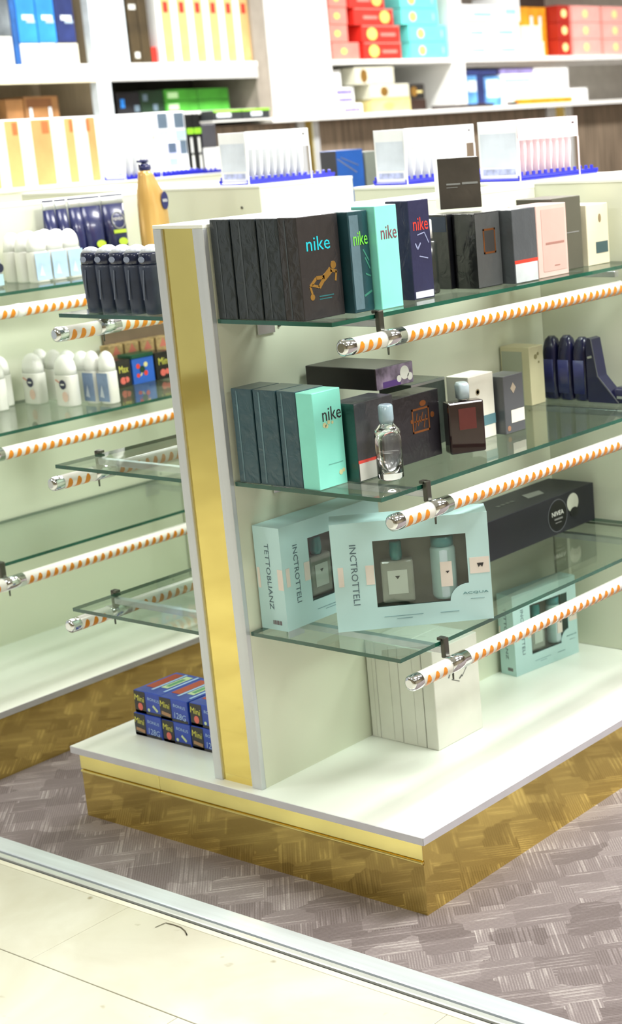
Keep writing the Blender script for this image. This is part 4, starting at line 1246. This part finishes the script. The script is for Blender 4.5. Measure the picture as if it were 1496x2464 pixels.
Z_U, Z_L, Z_M, Z_3 = 1.832, 1.5515, 1.605, 1.338
G1 = 'packs on the left bay of the upper wall shelf'
goods('pack', 'white pack at the far left edge of the upper wall shelf', 2.42, 2.540, Z_U, 0.122, pale_pk, G1)
goods('pouch_box', 'silver and black pack standing above the leftmost white pack', 2.42, 2.543, Z_U + 0.1225, 0.26, M('silver_black_pack', (120, 128, 134), 0.3, 0.4, var=0.35, vscale=7), G1)
goods('pack', 'narrow dark blue pack between white packs on the upper wall shelf', 2.545, 2.576, Z_U, 0.34, M('ink_blue_pack', (40, 92, 160), 0.4, var=0.15), G1)
for nm, a, b, h, mt in (('left', 2.578, 2.681, 0.092, whitep), ('middle', 2.684, 2.771, 0.094, pale_pk), ('right', 2.774, 2.892, 0.093, M('cream_pack', (230, 226, 206), 0.45, var=0.04))):
    goods('pack', f'{nm} low white pack under the blue packs on the upper wall shelf', a, b, Z_U, h, mt, G1, prints=(('inset', 0.12, 0.1, 0.88, 0.84, pale_pk),))
for nm, a, b, mt in (('left bright blue', 2.578, 2.680, sky_blue), ('right bright blue', 2.683, 2.782, sky_blue), ('dark navy', 2.785, 2.888, dk_blue)):
    goods('pack', f'{nm} tall pack standing on the low white packs', a, b, Z_U + 0.0945, 0.268, mt, G1, prints=(('swirl', 0.25, 0.36, 0.85, 0.44, pale_bl), ('swirl', 0.45, 0.31, 0.9, 0.36, MATS.get('swirl_g') or M('swirl_g', (176, 196, 214), 0.5))))

G2 = 'packs on the second bay of the upper wall shelf'
for k, (a, b) in enumerate(((3.045, 3.112), (3.114, 3.184))):
    goods('pack', f'{("left", "right")[k]} tall ice white pack beside the pale post', a, b, Z_U, 0.395, pale_bl, G2, prints=(('grey_mark', 0.55, 0.72, 0.72, 1.0, slate_p),))
for k, (a, b) in enumerate(((3.198, 3.258), (3.260, 3.318))):
    goods('pack', f'{("left", "right")[k]} dark brown pack between the white and tan packs', a, b, Z_U, 0.39, br_blk, G2, prints=(('pale_mark', 0.15, 0.62, 0.85, 0.68, pale_pk), ('pale_mark', 0.3, 0.06, 0.8, 0.13, pale_pk)) if k == 0 else ())
goods('pack', 'small red box beside the dark brown packs', 3.320, 3.354, Z_U, 0.075, redm, G2)
tl = ('first', 'second', 'third', 'fourth', 'fifth', 'sixth')
for k in range(6):
    a = 3.371 + 0.1020 * k
    goods('hair_colour_box', f'{tl[k]} tan and white box from the brown packs on the upper wall shelf', a, a + 0.1005, Z_U, 0.40, whitep, G2, prints=(('tan_panel', 0.30, 0.0, 0.92, 1.0, tan if k < 5 else tan2), ('red_mark', 0.46, 0.58, 0.74, 0.70, redm), ('peach_mark', 0.48, 0.05, 0.80, 0.20, M('peach_mark_m', (232, 176, 116), 0.5))))

G3 = 'kraft boxes on the lower left wall shelf'
goods('kraft_box', 'short kraft box at the left of the lower wall shelf', 2.504, 2.596, Z_M, 0.088, kraft, G3, x=-4.27)
goods('kraft_box', 'long kraft box on the lower wall shelf', 2.600, 2.788, Z_M, 0.097, kraft, G3, x=-4.27, prints=(('dark_band', 0.05, 0.5, 0.8, 0.9, M('umber_band', (116, 74, 40), 0.5)), ('silver_spot', 0.12, 0.05, 0.2, 0.5, pale_bl), ('silver_spot', 0.68, 0.05, 0.76, 0.5, pale_bl)))

G4 = 'tall tan and white boxes on the low counter top'
for k, (a, b) in enumerate(((1.600, 1.686), (1.688, 1.799), (1.801, 1.959), (1.961, 2.038), (2.040, 2.119))):
    goods('hair_colour_box', f'{tl[k]} tall tan and white box from the left on the low counter top', a, b, Z_3, 0.25, whitep, G4, x=-3.235, depth=0.085, prints=(('tan_panel', 0.10 if k != 4 else 0.45, 0.03, 0.66 if k != 4 else 0.96, 0.99, tan2 if k % 2 == 0 else tan), ('red_mark', 0.4, 0.78, 0.6, 0.96, M('brick_mark', (216, 120, 70), 0.5))))

G5 = 'boxes on the dark lower wall shelf'
goods('box', 'black box with grey squares at the left of the dark wall shelf', 3.125, 3.262, Z_M, 0.101, M('shelf_black_pack', (30, 30, 34), 0.4), G5, x=-4.27, prints=(('blue_spot', 0.12, 0.3, 0.30, 0.7, sky_blue), ('grey_square', 0.72, 0.1, 0.95, 0.4, slate_p)))
goods('box', 'dark green black box beside the green boxes on the dark wall shelf', 3.265, 3.412, Z_M, 0.105, dkgreen, G5, x=-4.27, prints=(('grey_square', 0.1, 0.55, 0.3, 0.85, slate_p), ('grey_square', 0.5, 0.1, 0.7, 0.4, slate_p)))
for j in range(2):
    for k, (a, b) in enumerate(((3.418, 3.630), (3.632, 3.840))):
        goods('green_box', f'{("lower", "upper")[j]} {("left", "right")[k]} leaf green box on the dark wall shelf', a, b, Z_M + 0.054 * j, 0.0535, leafg, G5, x=-4.27, prints=(('pale_mark', 0.08, 0.2, 0.40, 0.75, M('pale_green_mark', (186, 226, 170), 0.5)),) if k == 0 else ())
goods('flat_box', 'flat black and lime box in front of the green boxes', 3.58, 3.77, Z_M - 0.052, 0.050, M('graphite_pack', (52, 56, 58), 0.4), G5, x=-4.12, depth=0.09, prints=(('lime_strip', 0.0, 0.80, 1.0, 1.0, limep), ('silver_print', 0.1, 0.3, 0.6, 0.7, pale_bl)))
goods('flat_box', 'second flat black and lime box beside the taupe panel', 3.772, 3.965, Z_M - 0.052, 0.050, MATS['graphite_pack'], G5, x=-4.12, depth=0.09, prints=(('lime_strip', 0.0, 0.80, 1.0, 1.0, limep), ('silver_print', 0.3, 0.3, 0.7, 0.7, pale_bl)))
MB().box(-4.215, 3.56, 1.5455, -4.11, 3.97, 1.5525, 0.001).build('shelf_board', wwhite, ws)

G6 = 'cosmetic boxes on the low counter top'
for k, (a, b) in enumerate(((2.356, 2.453), (2.455, 2.545))):
    goods('tall_white_box', f'{("left", "right")[k]} tall white box with a magenta label on the low counter top', a, b, Z_3, 0.252, whitep, G6, x=-3.40, depth=0.06, prints=(('magenta_label', 0.28, 0.60, 0.80, 0.72, magen),))
for k, (a, b) in enumerate(((2.550, 2.638), (2.640, 2.729))):
    goods('teal_white_box', f'{("left", "right")[k]} white box with slate and pale teal squares on the low counter top', a, b, Z_3, 0.256, whitep, G6, x=-3.40, depth=0.06, prints=(('slate_square', 0.30, 0.74, 0.92, 0.98, slate_p), ('teal_square', 0.30, 0.56, 0.92, 0.70, teal_p), ('slate_square', 0.30, 0.32, 0.92, 0.54, slate_p)))
goods('teal_white_box', 'low white box with slate squares in front of the teal and white boxes', 2.536, 2.655, Z_3, 0.135, whitep, G6, x=-3.362, depth=0.03, prints=(('slate_square', 0.42, 0.66, 0.80, 0.98, slate_p), ('teal_square', 0.42, 0.28, 0.80, 0.50, teal_p)))
for k, (a, b) in enumerate(((2.732, 2.772), (2.774, 2.814))):
    goods('slim_black_box', f'{("left", "right")[k]} slim black box with a lime band on the low counter top', a, b, Z_3, 0.244, M('slim_black', (22, 24, 22), 0.4), G6, x=-3.40, depth=0.06, prints=(('lime_band', 0.0, 0.66, 1.0, 0.76, limep), ('silver_print', 0.35, 0.34, 0.65, 0.60, pale_pk), ('silver_print', 0.35, 0.06, 0.65, 0.30, pale_pk)))
goods('white_box', 'plain low white box at the end of the low counter top', 2.818, 2.910, Z_3, 0.100, whitep, G6, x=-3.40, depth=0.06)
goods('grey_box', 'charcoal grey box standing on the plain low white box', 2.818, 2.900, Z_3 + 0.1003, 0.098, M('charcoal_pack', (74, 74, 80), 0.45), G6, x=-3.40, depth=0.06)

# red, turquoise and gold boxes
G7 = 'red boxes on the upper wall shelf'
rl = ('lowest', 'second', 'third', 'topmost')
for k, (a, b, z, h) in enumerate(((4.554, 4.768, 1.832, 0.091), (4.543, 4.687, 1.9235, 0.090), (4.549, 4.692, 2.014, 0.088), (4.554, 4.697, 2.1025, 0.09))):
    goods('red_box', f'{rl[k]} pale red box of the left stack beside the white column', a, b, z, h, redp, G7, x=-4.20, prints=(('emblem', 0.42, 0.5, 0.022, 0.016, tq_dot),))
for k, (a, b, z, h) in enumerate(((4.795, 5.104, 1.832, 0.089), (4.787, 5.101, 1.9215, 0.089), (4.735, 5.056, 2.011, 0.088), (4.703, 4.991, 2.0995, 0.09))):
    goods('red_box', f'{rl[k]} bright red box with a gold medallion in the stack beside the turquoise boxes', a, b, z, h, redm, G7, x=-4.19, prints=(('medallion', 0.26 if k < 2 else 0.78, 0.5, 0.042, 0.033, tq_dot), ('gold_print', 0.48 if k < 2 else 0.22, 0.36, 0.88 if k < 2 else 0.58, 0.56, redp), ('lid_edge', 0.0, 0.93, 1.0, 1.0, redp)))
G8 = 'turquoise boxes on the upper wall shelf'
for k, (a, b, z, h) in enumerate(((5.187, 5.521, 1.832, 0.091), (5.182, 5.517, 1.9235, 0.091), (5.127, 5.449, 2.015, 0.089), (5.124, 5.447, 2.1045, 0.09))):
    goods('turquoise_box', f'{rl[k]} turquoise box with a yellow medallion in its stack', a, b, z, h, turq, G8, x=-4.19, prints=(('medallion', 0.30, 0.5, 0.030, 0.026, tq_dot), ('fine_print', 0.84, 0.3, 0.88, 0.7, teal_p)))
G9 = 'white boxes of the upper right wall shelf'
for k, (a, b, z, h) in enumerate(((5.690, 5.955, 1.836, 0.098), (5.959, 6.275, 1.836, 0.100), (5.692, 5.946, 1.9345, 0.100), (5.950, 6.255, 1.9365, 0.104), (5.700, 6.058, 2.0415, 0.094), (6.062, 6.275, 2.0415, 0.140))):
    rw = ('bottom', 'bottom', 'middle', 'middle', 'top', 'top')[k]
    goods('white_box', f'{rw} {("left", "right")[k % 2]} white box with a cyan mark of the upper right wall shelf', a, b, z, h, whitep, G9, prints=(('cyan_mark', 0.3, 0.3, 0.8, 0.52, cy_sw),))
goods('cream_box', 'lower cream box in front of the amber box', 6.278, 6.495, 1.836, 0.09, M('butter_pack', (244, 240, 214), 0.45), G9, x=-4.205, depth=0.07)
goods('cream_box', 'upper cream box in front of the amber box', 6.282, 6.478, 1.9265, 0.092, M('butter_pack', (244, 240, 214), 0.45), G9, x=-4.205, depth=0.07)
goods('amber_box', 'tall amber box with two silver marks beside the dark red boxes', 6.30, 6.645, 1.836, 0.30, amber, G9, x=-4.285, depth=0.15, prints=(('silver_mark', 0.50, 0.62, 0.58, 0.82, pale_bl), ('silver_mark', 0.76, 0.62, 0.84, 0.82, pale_bl)))
goods('dark_box', 'dark brown box lying on top of the amber box', 6.31, 6.64, 2.1365, 0.09, cocoa, G9, x=-4.285, depth=0.15)
G10 = 'red boxes at the right end of the upper wall shelf'
for j in range(3):
    for k, (a, b, mt) in enumerate(((6.655, 6.782, dkred), (6.786, 7.130, pinkp), (7.134, 7.470, pinkp))):
        goods('red_box', f'{("bottom", "middle", "top")[j]} row {("dark red end", "left pink red", "right pink red")[k]} box at the right of the upper wall shelf', a, b, 1.836 + 0.1025 * j, 0.102, mt, G10, x=-4.20, prints=(('emblem', 0.5, 0.52, 0.030, 0.026, M('pale_yellow_mark', (240, 226, 150), 0.45)),) + ((('red_edge', 0.0, 0.0, 0.05, 1.0, redp),) if k else ()))

G11 = 'boxes on the lower middle wall shelf'
goods('lilac_box', 'bottom white and lilac box beside the white column on the lower wall shelf', 4.556, 4.773, Z_L, 0.056, whitep, G11, prints=(('lilac_print', 0.3, 0.15, 0.9, 0.6, lilac),))
goods('lilac_box', 'second white and lilac box beside the white column on the lower wall shelf', 4.556, 4.713, Z_L + 0.0563, 0.085, whitep, G11, prints=(('lilac_print', 0.1, 0.55, 0.9, 0.85, lilac), ('lilac_print', 0.15, 0.1, 0.9, 0.35, lilac)))
goods('lilac_box', 'top narrow white box beside the white column on the lower wall shelf', 4.556, 4.618, Z_L + 0.1416, 0.088, whitep, G11)
goods('gold_box', 'lowest pale gold box on the lower wall shelf', 4.822, 5.152, Z_L, 0.071, goldp, G11, x=-4.19, prints=(('emblem', 0.42, 0.45, 0.045, 0.02, tq_dot),))
goods('gold_box', 'middle stone and gold box on the lower wall shelf', 4.811, 5.147, Z_L + 0.0714, 0.078, greyg, G11, x=-4.19, prints=(('emblem', 0.36, 0.5, 0.032, 0.026, gold_i), ('gold_edge', 0.0, 0.0, 1.0, 0.10, goldp)))
goods('gold_box', 'top stone coloured box with a gold oval on the lower wall shelf', 4.702, 5.027, Z_L + 0.1498, 0.092, greyg, G11, x=-4.19, prints=(('emblem', 0.22, 0.5, 0.028, 0.036, gold_i),))
goods('black_box', 'flat black box under the black and gold box', 5.157, 5.300, Z_L, 0.062, cocoa, G11, x=-4.20)
goods('black_box', 'black box with a gold ornament beside the pale gold boxes', 5.160, 5.305, Z_L + 0.0624, 0.084, M('onyx_pack', (40, 38, 36), 0.4), G11, x=-4.21, prints=(('emblem', 0.34, 0.5, 0.028, 0.028, gold_i), ('gold_print', 0.5, 0.4, 0.85, 0.55, goldp)))
G12 = 'boxes on the lower right wall shelf'
mid_blue = M('mid_blue_pack', (96, 156, 226), 0.4, var=0.25, vscale=16)
goods('blue_box', 'left blue and white box on the lower right wall shelf', 5.690, 5.800, Z_L, 0.180, mid_blue, G12, prints=(('white_panel', 0.2, 0.5, 0.95, 0.85, pale_bl),))
goods('blue_box', 'middle blue box on the lower right wall shelf', 5.802, 5.872, Z_L, 0.180, dk_blue, G12)
goods('blue_box', 'right pale blue box on the lower right wall shelf', 5.874, 6.035, Z_L, 0.172, mid_blue, G12, prints=(('white_panel', 0.1, 0.3, 0.9, 0.9, pale_bl),))
goods('blue_box', 'dark blue flat box lying on the blue boxes', 5.692, 6.000, Z_L + 0.1806, 0.032, dk_blue, G12)
goods('white_box', 'large white box with pale cyan bands on the lower right wall shelf', 6.039, 6.378, Z_L, 0.185, whitep, G12, prints=(('cyan_band', 0.1, 0.74, 0.9, 0.84, cy_sw), ('cyan_band', 0.3, 0.06, 0.9, 0.16, cy_sw)))
goods('lilac_box', 'flat lilac box lying on the large white box', 6.035, 6.374, Z_L + 0.1855, 0.030, lilac, G12)
goods('white_box', 'tall white box with pale yellow lines on the lower right wall shelf', 6.383, 6.755, Z_L, 0.222, whitep, G12, prints=(('yellow_line', 0.1, 0.82, 0.6, 0.87, M('pale_yellow_line', (240, 236, 196), 0.5)), ('yellow_line', 0.1, 0.1, 0.6, 0.16, M('pale_yellow_line', (240, 236, 196), 0.5))))
goods('white_box', 'small white box at the right of the tall white box', 6.761, 6.964, Z_L, 0.085, whitep, G12)
for k, (a, b, mt, lb) in enumerate(((5.312, 5.546, cocoa, 'left flat black pack'), (5.566, 5.864, cocoa, 'right flat black pack'), (6.030, 6.101, cocoa, 'short flat black pack'), (6.110, 6.689, amber, 'long flat amber pack'))):
    goods('flat_pack', f'{lb} lying along the front edge of the lower wall shelf', a, b, Z_L, 0.020 if k < 3 else 0.034, mt, 'flat packs along the shelf edge', x=-4.145, depth=0.035)

# thin dark scrap lying on the stone by the threshold
mb = MB()
pts = [(-0.457, -0.287), (-0.453, -0.264), (-0.432, -0.2615), (-0.412, -0.262), (-0.394, -0.268), (-0.376, -0.279)]
for p, q in zip(pts, pts[1:]):
    mb.prism(bar(p, q, 0.0022), Matrix.Translation((0, 0, 0.0002)), 0.0012)
bmesh.ops.remove_doubles(mb.bm, verts=mb.bm.verts[:], dist=0.0012)
tag(mb.build('scrap', M('scrap_brown', (92, 84, 66), 0.7)), 'thin bent brown scrap lying on the stone beside the metal threshold', 'scrap')
